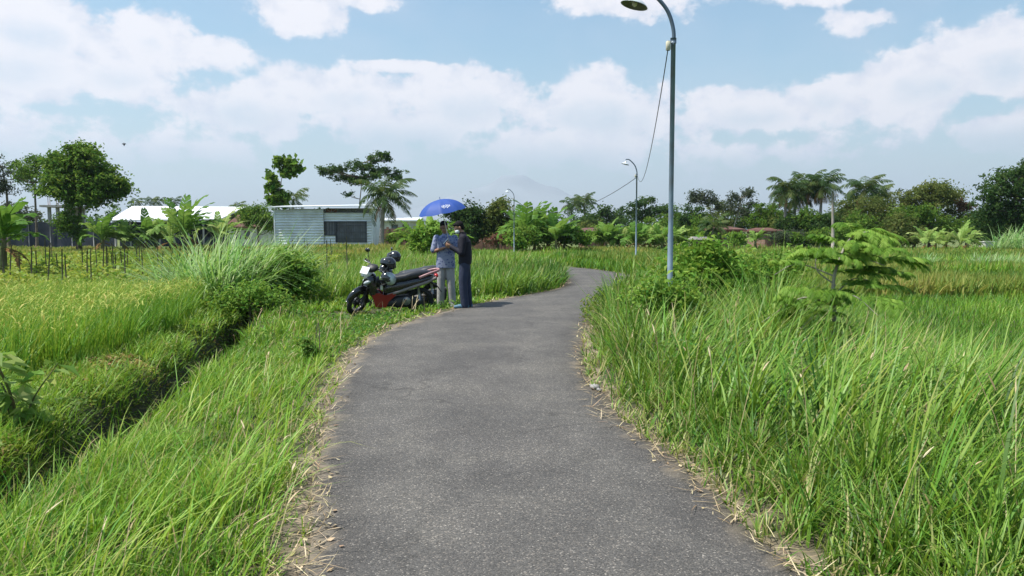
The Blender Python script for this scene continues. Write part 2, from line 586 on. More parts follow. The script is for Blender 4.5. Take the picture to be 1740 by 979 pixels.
def ground_material():
    m, nt, out = new_mat('soil_and_thatch')
    L = nt.links
    g = nt.nodes.new('ShaderNodeNewGeometry')
    def nz(s, d):
        n = nt.nodes.new('ShaderNodeTexNoise'); n.inputs['Scale'].default_value = s; n.inputs['Detail'].default_value = d
        L.new(g.outputs['Position'], n.inputs['Vector']); return n.outputs['Fac']
    c1 = ramp(nt, nz(7, 6), [(0.3, (0.03, 0.026, 0.014)), (0.55, (0.045, 0.052, 0.016)), (0.75, (0.085, 0.078, 0.035))])
    c2 = ramp(nt, nz(0.15, 4), [(0.35, (0.07, 0.12, 0.025)), (0.65, (0.13, 0.14, 0.035))])
    mx = nt.nodes.new('ShaderNodeMix'); mx.data_type = 'RGBA'
    sp = nt.nodes.new('ShaderNodeSeparateXYZ'); L.new(g.outputs['Position'], sp.inputs[0])
    mr = nt.nodes.new('ShaderNodeMapRange'); L.new(sp.outputs[1], mr.inputs['Value'])
    mr.inputs['From Min'].default_value = 20; mr.inputs['From Max'].default_value = 60
    L.new(mr.outputs[0], mx.inputs[0]); L.new(c1, mx.inputs[6]); L.new(c2, mx.inputs[7])
    at = nt.nodes.new('ShaderNodeAttribute'); at.attribute_name = 'vary'
    sc = nt.nodes.new('ShaderNodeSeparateColor'); L.new(at.outputs['Color'], sc.inputs[0])
    dust = ramp(nt, nz(12, 5), [(0.3, (0.10, 0.08, 0.055)), (0.7, (0.26, 0.21, 0.145))])
    m3 = nt.nodes.new('ShaderNodeMix'); m3.data_type = 'RGBA'
    L.new(sc.outputs[0], m3.inputs[0]); L.new(mx.outputs[2], m3.inputs[6]); L.new(dust, m3.inputs[7])
    mx = m3
    p = nt.nodes.new('ShaderNodeBsdfPrincipled'); p.inputs['Roughness'].default_value = 0.95
    L.new(mx.outputs[2], p.inputs['Base Color'])
    b = nt.nodes.new('ShaderNodeBump'); b.inputs['Strength'].default_value = 0.6; b.inputs['Distance'].default_value = 0.03
    L.new(nz(30, 5), b.inputs['Height']); L.new(b.outputs[0], p.inputs['Normal'])
    L.new(p.outputs[0], out.inputs[0])
    return m


tag(mb.build('ground', ground_material()), 'soil and thatch ground under the grass and paddies', 'ground', kind='structure')

# road: a slightly crowned slab of chip asphalt with ragged sides
ys = np.concatenate([np.arange(-9, 26, 0.06), np.arange(26, 70, 0.3)])
nw = 17
rows = []
for y in ys:
    l = xl(y) + 0.05 * (vnoise(y * 2.1, 0.3, 1) - 0.5) + 0.06 * (vnoise(y * 7, 0.9, 2) - 0.5) - 0.02
    r = xr(y) + 0.07 * (vnoise(y * 1.9, 7.3, 1) - 0.5) + 0.07 * (vnoise(y * 6.5, 3.9, 2) - 0.5) + 0.03
    t = np.linspace(0, 1, nw)
    x = l + (r - l) * t
    z = 0.012 + 0.025 * (1 - (2 * t - 1) ** 2) + 0.008 * (vnoise(x * 0.9, y * 0.6, 8) - 0.5)
    row = [(l - 0.03, y, -0.08)] + list(zip(x, [y] * nw, z)) + [(r + 0.03, y, -0.08)]
    rows.append(row)
rows = np.array(rows)
rc = np.ones((len(rows), nw + 2, 4)) * 0.5
rc[:, 1:-1, 0] = np.abs(np.linspace(-1, 1, nw))[None]
rc[:, [0, -1], 0] = 1.0
mb = MB().add(rows.reshape(-1, 3), grid_faces(len(ys), nw + 2)[:, ::-1], rc.reshape(-1, 4))


def road_material():
    m, nt, out = new_mat('chip_asphalt')
    L = nt.links
    g = nt.nodes.new('ShaderNodeNewGeometry')
    def nz(s, d, ro=0.5, sc=None):
        n = nt.nodes.new('ShaderNodeTexNoise'); n.inputs['Scale'].default_value = s; n.inputs['Detail'].default_value = d; n.inputs['Roughness'].default_value = ro
        if sc:
            mp = nt.nodes.new('ShaderNodeMapping'); mp.inputs['Scale'].default_value = sc
            L.new(g.outputs['Position'], mp.inputs['Vector']); L.new(mp.outputs[0], n.inputs['Vector'])
        else:
            L.new(g.outputs['Position'], n.inputs['Vector'])
        return n.outputs['Fac']
    vo = nt.nodes.new('ShaderNodeTexVoronoi'); vo.inputs['Scale'].default_value = 140
    L.new(g.outputs['Position'], vo.inputs['Vector'])
    sp = nt.nodes.new('ShaderNodeSeparateColor'); L.new(vo.outputs['Color'], sp.inputs[0])
    chips = ramp(nt, sp.outputs[0], [(0.0, (0.045, 0.0425, 0.040)), (0.4, (0.074, 0.07, 0.065)), (0.85, (0.102, 0.096, 0.089)), (0.95, (0.155, 0.135, 0.115)), (1.0, (0.27, 0.25, 0.22))])
    big = ramp(nt, nz(0.9, 5, 0.6), [(0.36, (0.82, 0.82, 0.83)), (0.5, (1.0, 1.0, 1.0)), (0.64, (1.22, 1.21, 1.18))])
    mid = ramp(nt, nz(5, 5, 0.65, (1, 0.5, 1)), [(0.3, (0.86, 0.86, 0.86)), (0.7, (1.1, 1.1, 1.1))])
    def mul(a, b, f=1.0):
        n = nt.nodes.new('ShaderNodeMix'); n.data_type = 'RGBA'; n.blend_type = 'MULTIPLY'; n.inputs[0].default_value = f
        L.new(a, n.inputs[6]); L.new(b, n.inputs[7]); return n.outputs[2]
    c = mul(mul(chips, big), mid)
    # a few hairline cracks and scuffs
    cr = nt.nodes.new('ShaderNodeTexVoronoi'); cr.feature = 'DISTANCE_TO_EDGE'; cr.inputs['Scale'].default_value = 0.55
    wv = nt.nodes.new('ShaderNodeVectorMath'); wv.operation = 'MULTIPLY_ADD'
    nzc = nt.nodes.new('ShaderNodeTexNoise'); nzc.inputs['Scale'].default_value = 2.2; nzc.inputs['Detail'].default_value = 4
    L.new(g.outputs['Position'], nzc.inputs['Vector'])
    L.new(nzc.outputs['Color'], wv.inputs[0]); wv.inputs[1].default_value = (0.8, 0.8, 0.0); L.new(g.outputs['Position'], wv.inputs[2])
    L.new(wv.outputs[0], cr.inputs['Vector'])
    crk = ramp(nt, cr.outputs['Distance'], [(0.0, (0.68, 0.68, 0.68)), (0.005, (0.75, 0.75, 0.75)), (0.012, (1, 1, 1))])
    gate = nt.nodes.new('ShaderNodeMapRange'); L.new(nz(0.5, 2), gate.inputs['Value'])
    gate.inputs['From Min'].default_value = 0.46; gate.inputs['From Max'].default_value = 0.56
    n = nt.nodes.new('ShaderNodeMix'); n.data_type = 'RGBA'; n.blend_type = 'MULTIPLY'
    L.new(gate.outputs[0], n.inputs[0]); L.new(c, n.inputs[6]); L.new(crk, n.inputs[7])
    c = n.outputs[2]
    # worn wheel paths and dust blown to the sides
    at = nt.nodes.new('ShaderNodeAttribute'); at.attribute_name = 'vary'
    sa = nt.nodes.new('ShaderNodeSeparateColor'); L.new(at.outputs['Color'], sa.inputs[0])
    wear = ramp(nt, sa.outputs[0], [(0.0, (0.97, 0.97, 0.97)), (0.28, (1.0, 1.0, 1.0)), (0.5, (1.1, 1.1, 1.09)), (0.72, (1.0, 1.0, 1.0)), (0.85, (0.88, 0.87, 0.86)), (1.0, (0.82, 0.8, 0.77))])
    c = mul(c, wear)
    da = nt.nodes.new('ShaderNodeMath'); da.operation = 'MULTIPLY_ADD'; L.new(nz(3.5, 5), da.inputs[0]); da.inputs[1].default_value = 0.55; L.new(sa.outputs[0], da.inputs[2])
    dm = nt.nodes.new('ShaderNodeMapRange'); L.new(da.outputs[0], dm.inputs['Value']); dm.inputs['From Min'].default_value = 1.16; dm.inputs['From Max'].default_value = 1.32; dm.inputs['To Max'].default_value = 0.75
    dx = nt.nodes.new('ShaderNodeMix'); dx.data_type = 'RGBA'; L.new(dm.outputs[0], dx.inputs[0]); L.new(c, dx.inputs[6]); dx.inputs[7].default_value = (0.20, 0.165, 0.12, 1)
    c = dx.outputs[2]
    p = nt.nodes.new('ShaderNodeBsdfPrincipled')
    p.inputs['Roughness'].default_value = 0.82
    p.inputs['Specular IOR Level'].default_value = 0.35
    L.new(c, p.inputs['Base Color'])
    b = nt.nodes.new('ShaderNodeBump'); b.inputs['Strength'].default_value = 0.4; b.inputs['Distance'].default_value = 0.004
    L.new(vo.outputs['Distance'], b.inputs['Height']); b.invert = True
    L.new(b.outputs[0], p.inputs['Normal'])
    L.new(p.outputs[0], out.inputs[0])
    return m


tag(mb.build('road', road_material()), 'narrow grey chip asphalt lane winding between the fields', 'road', kind='structure')

# the volcano, a faint cone far beyond the trees
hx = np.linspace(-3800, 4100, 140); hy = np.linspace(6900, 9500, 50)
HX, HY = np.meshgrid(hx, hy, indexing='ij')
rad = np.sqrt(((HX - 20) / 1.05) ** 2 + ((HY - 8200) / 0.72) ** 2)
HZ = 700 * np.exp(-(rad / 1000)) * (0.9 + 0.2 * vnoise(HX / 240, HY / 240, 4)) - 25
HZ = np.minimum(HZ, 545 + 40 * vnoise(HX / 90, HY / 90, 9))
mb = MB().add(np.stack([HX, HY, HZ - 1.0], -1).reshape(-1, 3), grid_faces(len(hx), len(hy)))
tag(mb.build('mountain', solid('haze_paled_mountain', (0.22, 0.24, 0.25), 0.95, scale=0.004, var=0.12)), 'faint blue volcano cone on the horizon', 'mountain', kind='structure')  # distance haze is painted into this base colour, paled towards the sky

# haze: even pale air round the camera and everything built
mb = MB(); box(mb, (0, 4725, 299), (20000, 10300, 602))
hz, nt, out = new_mat('pale_air')
vol = nt.nodes.new('ShaderNodeVolumePrincipled')
vol.inputs['Color'].default_value = (0.74, 0.86, 1.0, 1)
vol.inputs['Density'].default_value = 0.00013
vol.inputs['Anisotropy'].default_value = 0.2
nt.links.new(vol.outputs[0], out.inputs['Volume'])
tag(mb.build('haze', hz, smooth=False), 'thin pale haze filling the air over the fields', 'haze', kind='stuff')

# ------------------------------------------------------------------ grass and crops (uncountable)
def blades(mb, base, h, w, az, th0, curv, nseg=3, R_=None, twist=0.6, prof=None):
    N = len(h)
    cur = base.copy()
    P = [cur.copy()]
    for k in range(nseg):
        th = th0 + curv * ((k + 0.5) / nseg)
        st = np.stack([np.sin(th) * np.cos(az), np.sin(th) * np.sin(az), np.cos(th)], 1) * (h / nseg)[:, None]
        cur = cur + st
        P.append(cur.copy())
    P = np.stack(P, 1)                                        # N, n+1, 3
    a = az + np.pi / 2 + rng.normal(0, twist, N)
    side = np.stack([np.cos(a), np.sin(a), np.zeros(N)], 1)
    if prof is None:
        prof = np.array([0.75, 1.0, 0.8, 0.5, 0.05]) if nseg == 4 else (np.array([0.8, 1.0, 0.62, 0.05]) if nseg == 3 else np.array([0.9, 0.8, 0.06]))
    o = side[:, None] * (w[:, None] * prof[None])[:, :, None] * 0.5
    V = np.stack([P - o, P + o], 2)                           # N, n+1, 2, 3
    k = (nseg + 1) * 2
    q = np.array([[2 * i, 2 * i + 1, 2 * i + 3, 2 * i + 2] for i in range(nseg)])
    Fc = (q[None] + (np.arange(N) * k)[:, None, None]).reshape(-1, 4)
    if R_ is None: R_ = rng.random(N)
    t = np.repeat(np.linspace(0, 1, nseg + 1), 2)
    c = np.ones((N, k, 4)) * 0.5
    c[:, :, 0] = np.clip(R_, 0, 1)[:, None]
    c[:, :, 1] = t[None]
    c[:, :, 2] = np.clip(rng.normal(0.5, 0.22, N), 0, 1)[:, None]
    mb.add(V.reshape(-1, 3), Fc, c.reshape(-1, 4))


def scatter(inside, y0, y1, dens, d0, xlo=None, xhi=None, wide=1.0):
    """points on the ground, thinner with distance (kept only where inside(x, y) holds)"""
    out = []
    y = y0
    while y < y1:
        step = max(0.12, y * 0.05)
        yb = min(y + step, y1)
        ym = max((y + yb) / 2, 0.5)
        a = -0.72 * ym * wide - 1.5 if xlo is None else max(xlo, -0.72 * ym * wide - 1.5)
        b = 0.72 * ym * wide + 1.5 if xhi is None else min(xhi, 0.72 * ym * wide + 1.5)
        if b > a:
            rho = dens / (1 + (ym / d0) ** 2)
            n = rng.poisson(rho * (yb - y) * (b - a))
            if n:
                X = rng.uniform(a, b, n); Y = rng.uniform(y, yb, n)
                k = inside(X, Y)
                out.append(np.stack([X[k], Y[k]], 1))
        y = yb
    return np.concatenate(out) if out else np.zeros((0, 2))


def on_ground(p, dz=-0.02):
    return np.column_stack([p, ground_z(p[:, 0], p[:, 1]) + dz])


WIND = 0.15          # the wind blows the plants towards +x


def wind_az(n, spread=1.5):
    return rng.normal(WIND, spread, n)


GREENS = [(0.0, (0.05, 0.14, 0.012)), (0.35, (0.12, 0.255, 0.018)), (0.7, (0.22, 0.37, 0.034)), (0.86, (0.34, 0.45, 0.09)), (0.93, (0.36, 0.33, 0.13)), (1.0, (0.44, 0.36, 0.17))]
M_verge = foliage('verge_blades', GREENS, 0.3, 0.5, 0.3, tips=True)
M_tall = foliage('tall_blades', [(0.0, (0.032, 0.088, 0.009)), (0.35, (0.085, 0.19, 0.016)), (0.7, (0.18, 0.31, 0.03)), (0.88, (0.27, 0.39, 0.08)), (0.96, (0.33, 0.32, 0.12)), (1.0, (0.44, 0.36, 0.17))], 0.3, 0.48, 0.35, tips=True)
M_rice = foliage('rice_blades', [(0.0, (0.06, 0.18, 0.015)), (0.4, (0.15, 0.30, 0.025)), (0.75, (0.27, 0.40, 0.045)), (1.0, (0.44, 0.47, 0.09))], 0.3, 0.5, 0.3)
M_grain = foliage('rice_grain', [(0.0, (0.24, 0.34, 0.05)), (0.6, (0.36, 0.40, 0.08)), (1.0, (0.50, 0.46, 0.13))], 0.2, 0.6, 0.2)
M_field = foliage('paddy_blades', [(0.0, (0.07, 0.16, 0.022)), (0.45, (0.13, 0.22, 0.03)), (0.8, (0.24, 0.27, 0.05)), (1.0, (0.36, 0.32, 0.09))], 0.35, 0.55, 0.25, patch=0.5, patch_col=(0.28, 0.26, 0.06), patch_scale=0.12)
M_straw = foliage('straw', [(0.0, (0.24, 0.17, 0.09)), (0.5, (0.42, 0.33, 0.19)), (1.0, (0.58, 0.49, 0.32))], 0.1, 0.7, 0.2)
M_weed = foliage('weed_leaves', [(0.0, (0.05, 0.11, 0.013)), (0.45, (0.12, 0.20, 0.022)), (0.72, (0.22, 0.25, 0.045)), (0.85, (0.32, 0.22, 0.08)), (1.0, (0.40, 0.27, 0.13))], 0.3, 0.55, 0.25)
M_crop = foliage('garden_leaves', [(0.0, (0.09, 0.16, 0.02)), (0.5, (0.17, 0.27, 0.03)), (1.0, (0.32, 0.36, 0.07))], 0.35, 0.55, 0.25)
M_weed2 = foliage('bank_weed_leaves', [(0.0, (0.04, 0.12, 0.015)), (0.5, (0.09, 0.21, 0.025)), (1.0, (0.2, 0.32, 0.05))], 0.3, 0.5, 0.3)
M_silver = foliage('elephant_grass_blades', [(0.0, (0.09, 0.23, 0.03)), (0.5, (0.2, 0.36, 0.09)), (1.0, (0.46, 0.55, 0.32))], 0.4, 0.4, 0.45)


def tufts(p, per, sigma):
    """each point becomes a tuft: several blades fanning out of one root"""
    n = rng.poisson(per, len(p)) + 1
    i = np.repeat(np.arange(len(p)), n)
    a = rng.uniform(0, 2 * np.pi, len(i)); r = np.abs(rng.normal(0, sigma, len(i)))
    q = p[i] + np.stack([r * np.cos(a), r * np.sin(a)], 1)
    # fan outwards, bent a little by the wind
    v = np.stack([np.cos(a) + 0.55, np.sin(a)], 1)
    return q, i, np.arctan2(v[:, 1], v[:, 0]) + rng.normal(0, 0.5, len(i))


def in_left_verge(x, y):
    s = xl(y) - x
    return (s > -0.02) & (x > xd(y) + 0.27 + 0.2 * (vnoise(x * 3, y * 3, 25) - 0.5)) & (y < 34)


# -- left verge
p0 = scatter(in_left_verge, 1.6, 34, 520, 4.8, xhi=2.2)
p, ti, taz = tufts(p0, 8, 0.028)
tone = rng.normal(0, 0.15, len(p0))[ti]; tall_t = rng.uniform(0.55, 1.35, len(p0))[ti]
s = xl(p[:, 1]) - p[:, 0]
patch = vnoise(p[:, 0] * 1.1, p[:, 1] * 1.1, 21)
fine = vnoise(p[:, 0] * 4.5, p[:, 1] * 4.5, 22)
edge = sstep(0.0, 0.45, s + 0.25 * (fine - 0.5))
keep = (rng.random(len(p)) < 0.25 + 0.75 * edge) & (fine > 0.12)
# worn, mown patch where the scooter and the men stand
park = np.exp(-(((p[:, 0] + 2.2) / 1.9) ** 2 + ((p[:, 1] - 15.4) / 1.8) ** 2) ** 2)
p, s, patch, fine, edge, park, taz, tone, tall_t = [a[keep] for a in (p, s, patch, fine, edge, park, taz, tone, tall_t)]
N = len(p)
far = sstep(19, 24, p[:, 1])
h = (0.07 + 0.15 * edge * (0.3 + 1.0 * patch)) * tall_t * rng.uniform(0.6, 1.2, N) + 0.10 * edge * sstep(0.5, 1.5, s) * rng.random(N)
h = h * (1 + 1.1 * (1 - sstep(4.0, 6.0, p[:, 1])) * sstep(0.35, 1.2, s) * rng.random(N)) * (1 - 0.55 * park) + far * 0.42 * rng.random(N) * edge
w = rng.uniform(0.0055, 0.0125, N) * np.maximum(1, p[:, 1] / 6)
Rv = 0.40 + 0.34 * (patch - 0.5) + 0.3 * (fine - 0.5) + tone + rng.normal(0, 0.13, N) + 0.25 * (1 - edge) * rng.random(N)
Rv = np.where(rng.random(N) < 0.06 + 0.10 * (patch < 0.38) + 0.25 * (1 - edge), rng.uniform(0.88, 1.0, N), np.clip(Rv, 0, 0.86))
mb = MB()
blades(mb, on_ground(p), h, w, taz, rng.normal(0.28, 0.16, N), rng.uniform(0.2, 1.5, N), 3, Rv)
tag(mb.build('verge_grass', M_verge), 'bright green grass on the left verge between the road and the ditch', 'grass', kind='stuff')

# -- long bent seed-headed blades in the near left corner
p = scatter(lambda x, y: (x > xd(y) + 0.25) & (xl(y) - x > 0.25) & (vnoise(x * 1.4, y * 1.4, 31) > 0.42), 2.2, 9.0, 230, 5, xhi=1)
N = len(p)
mb = MB()
blades(mb, on_ground(p), rng.uniform(0.4, 0.78, N), rng.uniform(0.006, 0.012, N), wind_az(N, 0.9), rng.uniform(0.1, 0.5, N), rng.uniform(0.5, 1.7, N), 4, np.clip(rng.normal(0.66, 0.17, N), 0, 0.9), 0.4)
tag(mb.build('long_verge_grass', M_verge), 'long pale bent grass blades near the ditch in the left foreground', 'grass', kind='stuff')


# -- right bank: tall rough grass
def bank_limit(y): return np.interp(y, [0, 3, 5.75, 8.9, 12, 16, 20, 24, 27], [3.2, 3.6, 4.1, 4.7, 5.3, 5.6, 5.4, 5.2, 4.6])


def in_bank(x, y):
    return (x > xr(y) + 0.0) & (x < bank_limit(y) + 0.6 * (vnoise(x, y, 40) - 0.5)) & (y < 27)


p0 = scatter(in_bank, 1.8, 27, 300, 5.5, xlo=0.4)
p, ti, taz = tufts(p0, 10, 0.04)
tone = rng.normal(0, 0.16, len(p0))[ti]; tall_t = rng.uniform(0.55, 1.3, len(p0))[ti]
s = p[:, 0] - xr(p[:, 1])
patch = vnoise(p[:, 0] * 0.9, p[:, 1] * 0.9, 41)
fine = vnoise(p[:, 0] * 3.5, p[:, 1] * 3.5, 42)
edge = sstep(0.0, 0.55, s)
keep = (rng.random(len(p)) < 0.35 + 0.65 * edge) & (fine > 0.16) & (vnoise(p[:, 0] * 1.6, p[:, 1] * 1.6, 44) > 0.13)
p, s, patch, fine, edge, taz, tone, tall_t = [a[keep] for a in (p, s, patch, fine, edge, taz, tone, tall_t)]
N = len(p)
tall = 0.72 * sstep(6.3, 9.0, p[:, 1]) + 0.30 * sstep(1.9, 2.8, p[:, 0] - 0.06 * p[:, 1]) * (1 - sstep(8, 9, p[:, 1]))
h = 0.14 + edge * (0.10 + 0.44 * patch ** 1.3 * (0.5 + fine) + tall * (0.5 + 0.5 * patch)) * tall_t * rng.uniform(0.55, 1.1, N)
h *= 1 - 0.5 * sstep(15, 20, p[:, 1])
h *= 1 - 0.55 * sstep(0.5, 0.6, vnoise(p[:, 0] * 1.1, p[:, 1] * 1.1, 72)) * sstep(0.4, 0.8, s)
w = rng.uniform(0.0065, 0.015, N) * np.maximum(1, p[:, 1] / 7)
Rv = 0.36 + 0.4 * (patch - 0.5) + 0.3 * (fine - 0.5) + tone + rng.normal(0, 0.13, N)
Rv = np.where(rng.random(N) < 0.05 + 0.12 * (patch < 0.35) + 0.35 * (1 - edge), rng.uniform(0.9, 1.0, N), np.clip(Rv, 0, 0.88))
mb = MB()
blades(mb, on_ground(p), h, w, taz, rng.normal(0.24, 0.14, N), rng.uniform(0.25, 1.6, N), 4, Rv, 0.5)
tag(mb.build('bank_grass', M_tall), 'tall rough green grass covering the right bank beside the road', 'grass', kind='stuff')

# -- broad arching blades among it
p = scatter(lambda x, y: in_bank(x, y) & (x - xr(y) > 0.55) & (vnoise(x * 0.8, y * 0.8, 43) > 0.40), 3.0, 16, 75, 8, xlo=0.8)
cl = rng.integers(3, 8, len(p))
pp = np.repeat(p, cl, 0) + rng.normal(0, 0.05, (cl.sum(), 2))
N = len(pp)
mb = MB()
blades(mb, on_ground(pp), rng.uniform(0.55, 1.08, N), rng.uniform(0.012, 0.024, N), wind_az(N, 1.0), rng.uniform(0.05, 0.45, N), rng.uniform(0.4, 1.6, N), 4, np.clip(rng.normal(0.5, 0.2, N), 0, 0.9), 0.4)
tag(mb.build('arching_grass', M_tall), 'broad arching grass blades in tufts over the right bank', 'grass', kind='stuff')


# -- rice on the left, near edge along the ditch bank
def rice_edge(y): return np.interp(y, [0, 8.0, 9.57, 10.96, 14.7, 18.2], [-5.3, -5.3, -5.3, -5.25, -5.95, -6.9])


def in_rice(x, y): return (x < rice_edge(y) + 0.25 * (vnoise(x * 2, y * 2, 51) - 0.5)) & (y > 8.2 + 0.3 * vnoise(x * 2, y, 52)) & (y < 18.0)


def hills(inside, y0, y1, gap, per, xlo, xhi):
    """rice is planted in hills on a grid"""
    X, Y = np.meshgrid(np.arange(xlo, xhi, gap), np.arange(y0, y1, gap))
    q = np.stack([X.ravel(), Y.ravel()], 1) + rng.normal(0, 0.03, (X.size, 2))
    q = q[inside(q[:, 0], q[:, 1])]
    n = rng.poisson(per, len(q))
    return np.repeat(q, n, 0) + rng.normal(0, 0.035, (n.sum(), 2))


p = hills(in_rice, 8.0, 18.1, 0.21, 24, -16, -4.8)
N = len(p)
patch = vnoise(p[:, 0] * 0.7, p[:, 1] * 0.7, 53)
mb = MB()
blades(mb, on_ground(p), rng.uniform(0.5, 0.92, N) * (0.85 + 0.3 * patch), rng.uniform(0.008, 0.016, N), wind_az(N, 1.8), rng.normal(0.1, 0.12, N), rng.uniform(0.1, 1.2, N), 3,
       np.clip(0.38 + 0.4 * (patch - 0.5) + rng.normal(0, 0.2, N), 0, 1))
tag(mb.build('rice_crop', M_rice), 'yellow green ripening rice standing beyond the ditch on the left', 'rice', kind='stuff')
p = hills(in_rice, 8.0, 18.1, 0.21, 5, -16, -4.8)
N = len(p)
mb = MB()
b = on_ground(p); b[:, 2] += rng.uniform(0.5, 0.76, N)
blades(mb, b, rng.uniform(0.12, 0.24, N), rng.uniform(0.010, 0.018, N), wind_az(N, 1.3), rng.uniform(0.1, 0.7, N), rng.uniform(1.0, 2.2, N), 3, rng.random(N), prof=np.array([0.3, 0.7, 1.0, 0.5]))
tag(mb.build('rice_ears', M_grain), 'drooping yellow rice ears over the left paddy', 'rice', kind='stuff')


# -- leafy weeds
def leaf_quads(mb, C, size, Nrm, asp=0.5, droop=0.15, R_=None, along=None, fold=0.12):
    n = len(C)
    size = np.broadcast_to(size, (n,))
    Nrm = unit(Nrm)
    T = unit(rng.normal(size=(n, 3))) if along is None else unit(along)
    T = unit(T - Nrm * np.sum(T * Nrm, 1, keepdims=True))
    B = np.cross(Nrm, T)
    s = size[:, None]
    base, tip = C - T * s * 0.5, C + T * s * 0.5 - Nrm * s * droop
    l, r = C + B * s * asp * 0.5 + Nrm * s * fold, C - B * s * asp * 0.5 + Nrm * s * fold
    V = np.stack([base, r, tip, l], 1)
    Fc = np.arange(n * 4).reshape(n, 4)
    if R_ is None: R_ = rng.random(n)
    c = np.ones((n, 4, 4)) * 0.5
    c[:, :, 0] = np.clip(R_, 0, 1)[:, None]
    c[:, :, 2] = np.clip(rng.normal(0.5, 0.2, n), 0, 1)[:, None]
    mb.add(V.reshape(-1, 3), Fc, c.reshape(-1, 4))


def weed_layer(name, label, inside, y0, y1, dens, d0, hmax, size, mat, xlo=None, xhi=None, shift=0.0, seed=60):
    p = scatter(inside, y0, y1, dens, d0, xlo, xhi)
    n = len(p)
    g = on_ground(p, 0.0)
    top = hmax * (0.35 + 0.9 * vnoise(p[:, 0] * 2.3, p[:, 1] * 2.3, seed))
    g[:, 2] += top * rng.random(n) ** 0.6
    nr = rng.normal(0, 0.6, (n, 3)) + np.array([0, 0, 1.0])
    mb = MB()
    leaf_quads(mb, g, rng.uniform(0.6, 1.3, n) * size * np.maximum(1, p[:, 1] / 9), nr, 0.5,
               R_=0.42 + shift + 0.75 * (vnoise(p[:, 0] * 1.7, p[:, 1] * 1.7, seed + 1) - 0.5) + rng.normal(0, 0.16, n))
    return tag(mb.build(name, mat), label, 'weeds', kind='stuff')


def on_far_bank(x, y): return (x < xd(y) - 0.04) & (x > np.maximum(rice_edge(y) - 0.25, xd(y) - 4.0)) | ((x < xd(y) - 0.04) & (y < 9.2))


weed_layer('ditch_weeds', 'low leafy weeds, partly brown, on the bank beyond the ditch', on_far_bank, 2.2, 21, 5500, 5.5, 0.12, 0.045, M_weed, xhi=0)
p = scatter(lambda x, y: on_far_bank(x, y) & (x < xd(y) - 0.3) & (vnoise(x * 1.5, y * 1.5, 66) > 0.3), 2.2, 18, 3000, 5.5, xhi=0)
N = len(p)
mb = MB()
blades(mb, on_ground(p), rng.uniform(0.12, 0.36, N), rng.uniform(0.006, 0.012, N) * np.maximum(1, p[:, 1] / 7), wind_az(N, 1.6), rng.normal(0.3, 0.2, N), rng.uniform(0.3, 1.6, N), 3, np.clip(rng.normal(0.5, 0.2, N), 0, 1))
tag(mb.build('ditch_bank_grass', M_verge), 'thin grass among the weeds on the far ditch bank', 'grass', kind='stuff')
p = scatter(lambda x, y: np.abs(x - xd(y)) < 0.6, 2.2, 20, 110, 6, xhi=0)
N = len(p)
mb = MB()
blades(mb, on_ground(p), rng.uniform(0.15, 0.4, N), rng.uniform(0.004, 0.008, N) * np.maximum(1, p[:, 1] / 7), wind_az(N, 2.2), rng.normal(0.4, 0.25, N), rng.uniform(0.5, 1.9, N), 3, np.clip(rng.normal(0.4, 0.25, N), 0, 1))
tag(mb.build('ditch_grass', M_tall), 'straggling grass hanging into the dark ditch', 'grass', kind='stuff')
weed_layer('road_weeds', 'dark low weeds spilling over the right road edge at the bend', lambda x, y: (x > xr(y) - 0.12) & (x < xr(y) + 0.8) & (y > 12.8) & (y < 19.5), 12.8, 19.5, 3000, 10, 0.42, 0.035, M_weed, xlo=0.5, shift=-0.12, seed=70)
weed_layer('bank_weeds', 'leafy weeds mixed into the right bank grass', lambda x, y: in_bank(x, y) & (x - xr(y) > 0.5) & (vnoise(x * 1.1, y * 1.1, 72) > 0.52), 2.4, 22, 1500, 6, 0.50, 0.06, M_weed2, xlo=0.4, shift=-0.1, seed=73)


weed_layer('verge_weeds', 'patches of small broad leaved weeds in the left verge grass', lambda x, y: in_left_verge(x, y) & (xl(y) - x > 0.15) & (vnoise(x * 1.3, y * 1.3, 77) > 0.6), 2.2, 18, 1900, 5.5, 0.15, 0.04, M_weed2, xhi=1.5, seed=78)
# dead stalks and seed heads standing in the grass on both sides
q1 = scatter(lambda x, y: in_bank(x, y) & (x - xr(y) > 0.2), 2.5, 18, 16, 7, xlo=0.4)
q2 = scatter(lambda x, y: in_left_verge(x, y) & (xl(y) - x > 0.15), 2.5, 16, 24, 6, xhi=1)
p = np.concatenate([q1, q2]); n = len(p)
hh = np.where(np.arange(n) < len(q1), rng.uniform(0.45, 0.95, n), rng.uniform(0.25, 0.5, n))
mb = MB()
az_ = wind_az(n, 1.2); t0_ = rng.uniform(0.05, 0.5, n)
blades(mb, on_ground(p), hh, np.full(n, 0.004) * np.maximum(1, p[:, 1] / 5), az_, t0_, rng.uniform(0.1, 0.7, n), 4, rng.random(n) * 0.8, 0.3, prof=np.array([1, 1, 0.9, 0.8, 0.6]))
k = rng.random(n) < 0.5
blades(mb, on_ground(p)[k] + np.stack([np.sin(t0_[k] + 0.2) * np.cos(az_[k]), np.sin(t0_[k] + 0.2) * np.sin(az_[k]), np.cos(t0_[k] + 0.2)], 1) * (hh[k] * 0.86)[:, None], rng.uniform(0.05, 0.12, k.sum()), np.full(k.sum(), 0.012), az_[k], t0_[k] + 0.5, rng.uniform(0.2, 1.0, k.sum()), 3, rng.random(k.sum()), prof=np.array([0.4, 1.0, 0.8, 0.2]))
tag(mb.build('dead_stalks', M_straw), 'thin dead stalks and seed heads standing in the verge and bank grass', 'dry grass', kind='stuff')


# -- garden plot beyond the rice, fields on the right
def in_garden(x, y): return (x < xd(y) - 1.0) & (y > 18.6) & (y < 40) & ((y * 0.9) % 1.0 < 0.72)


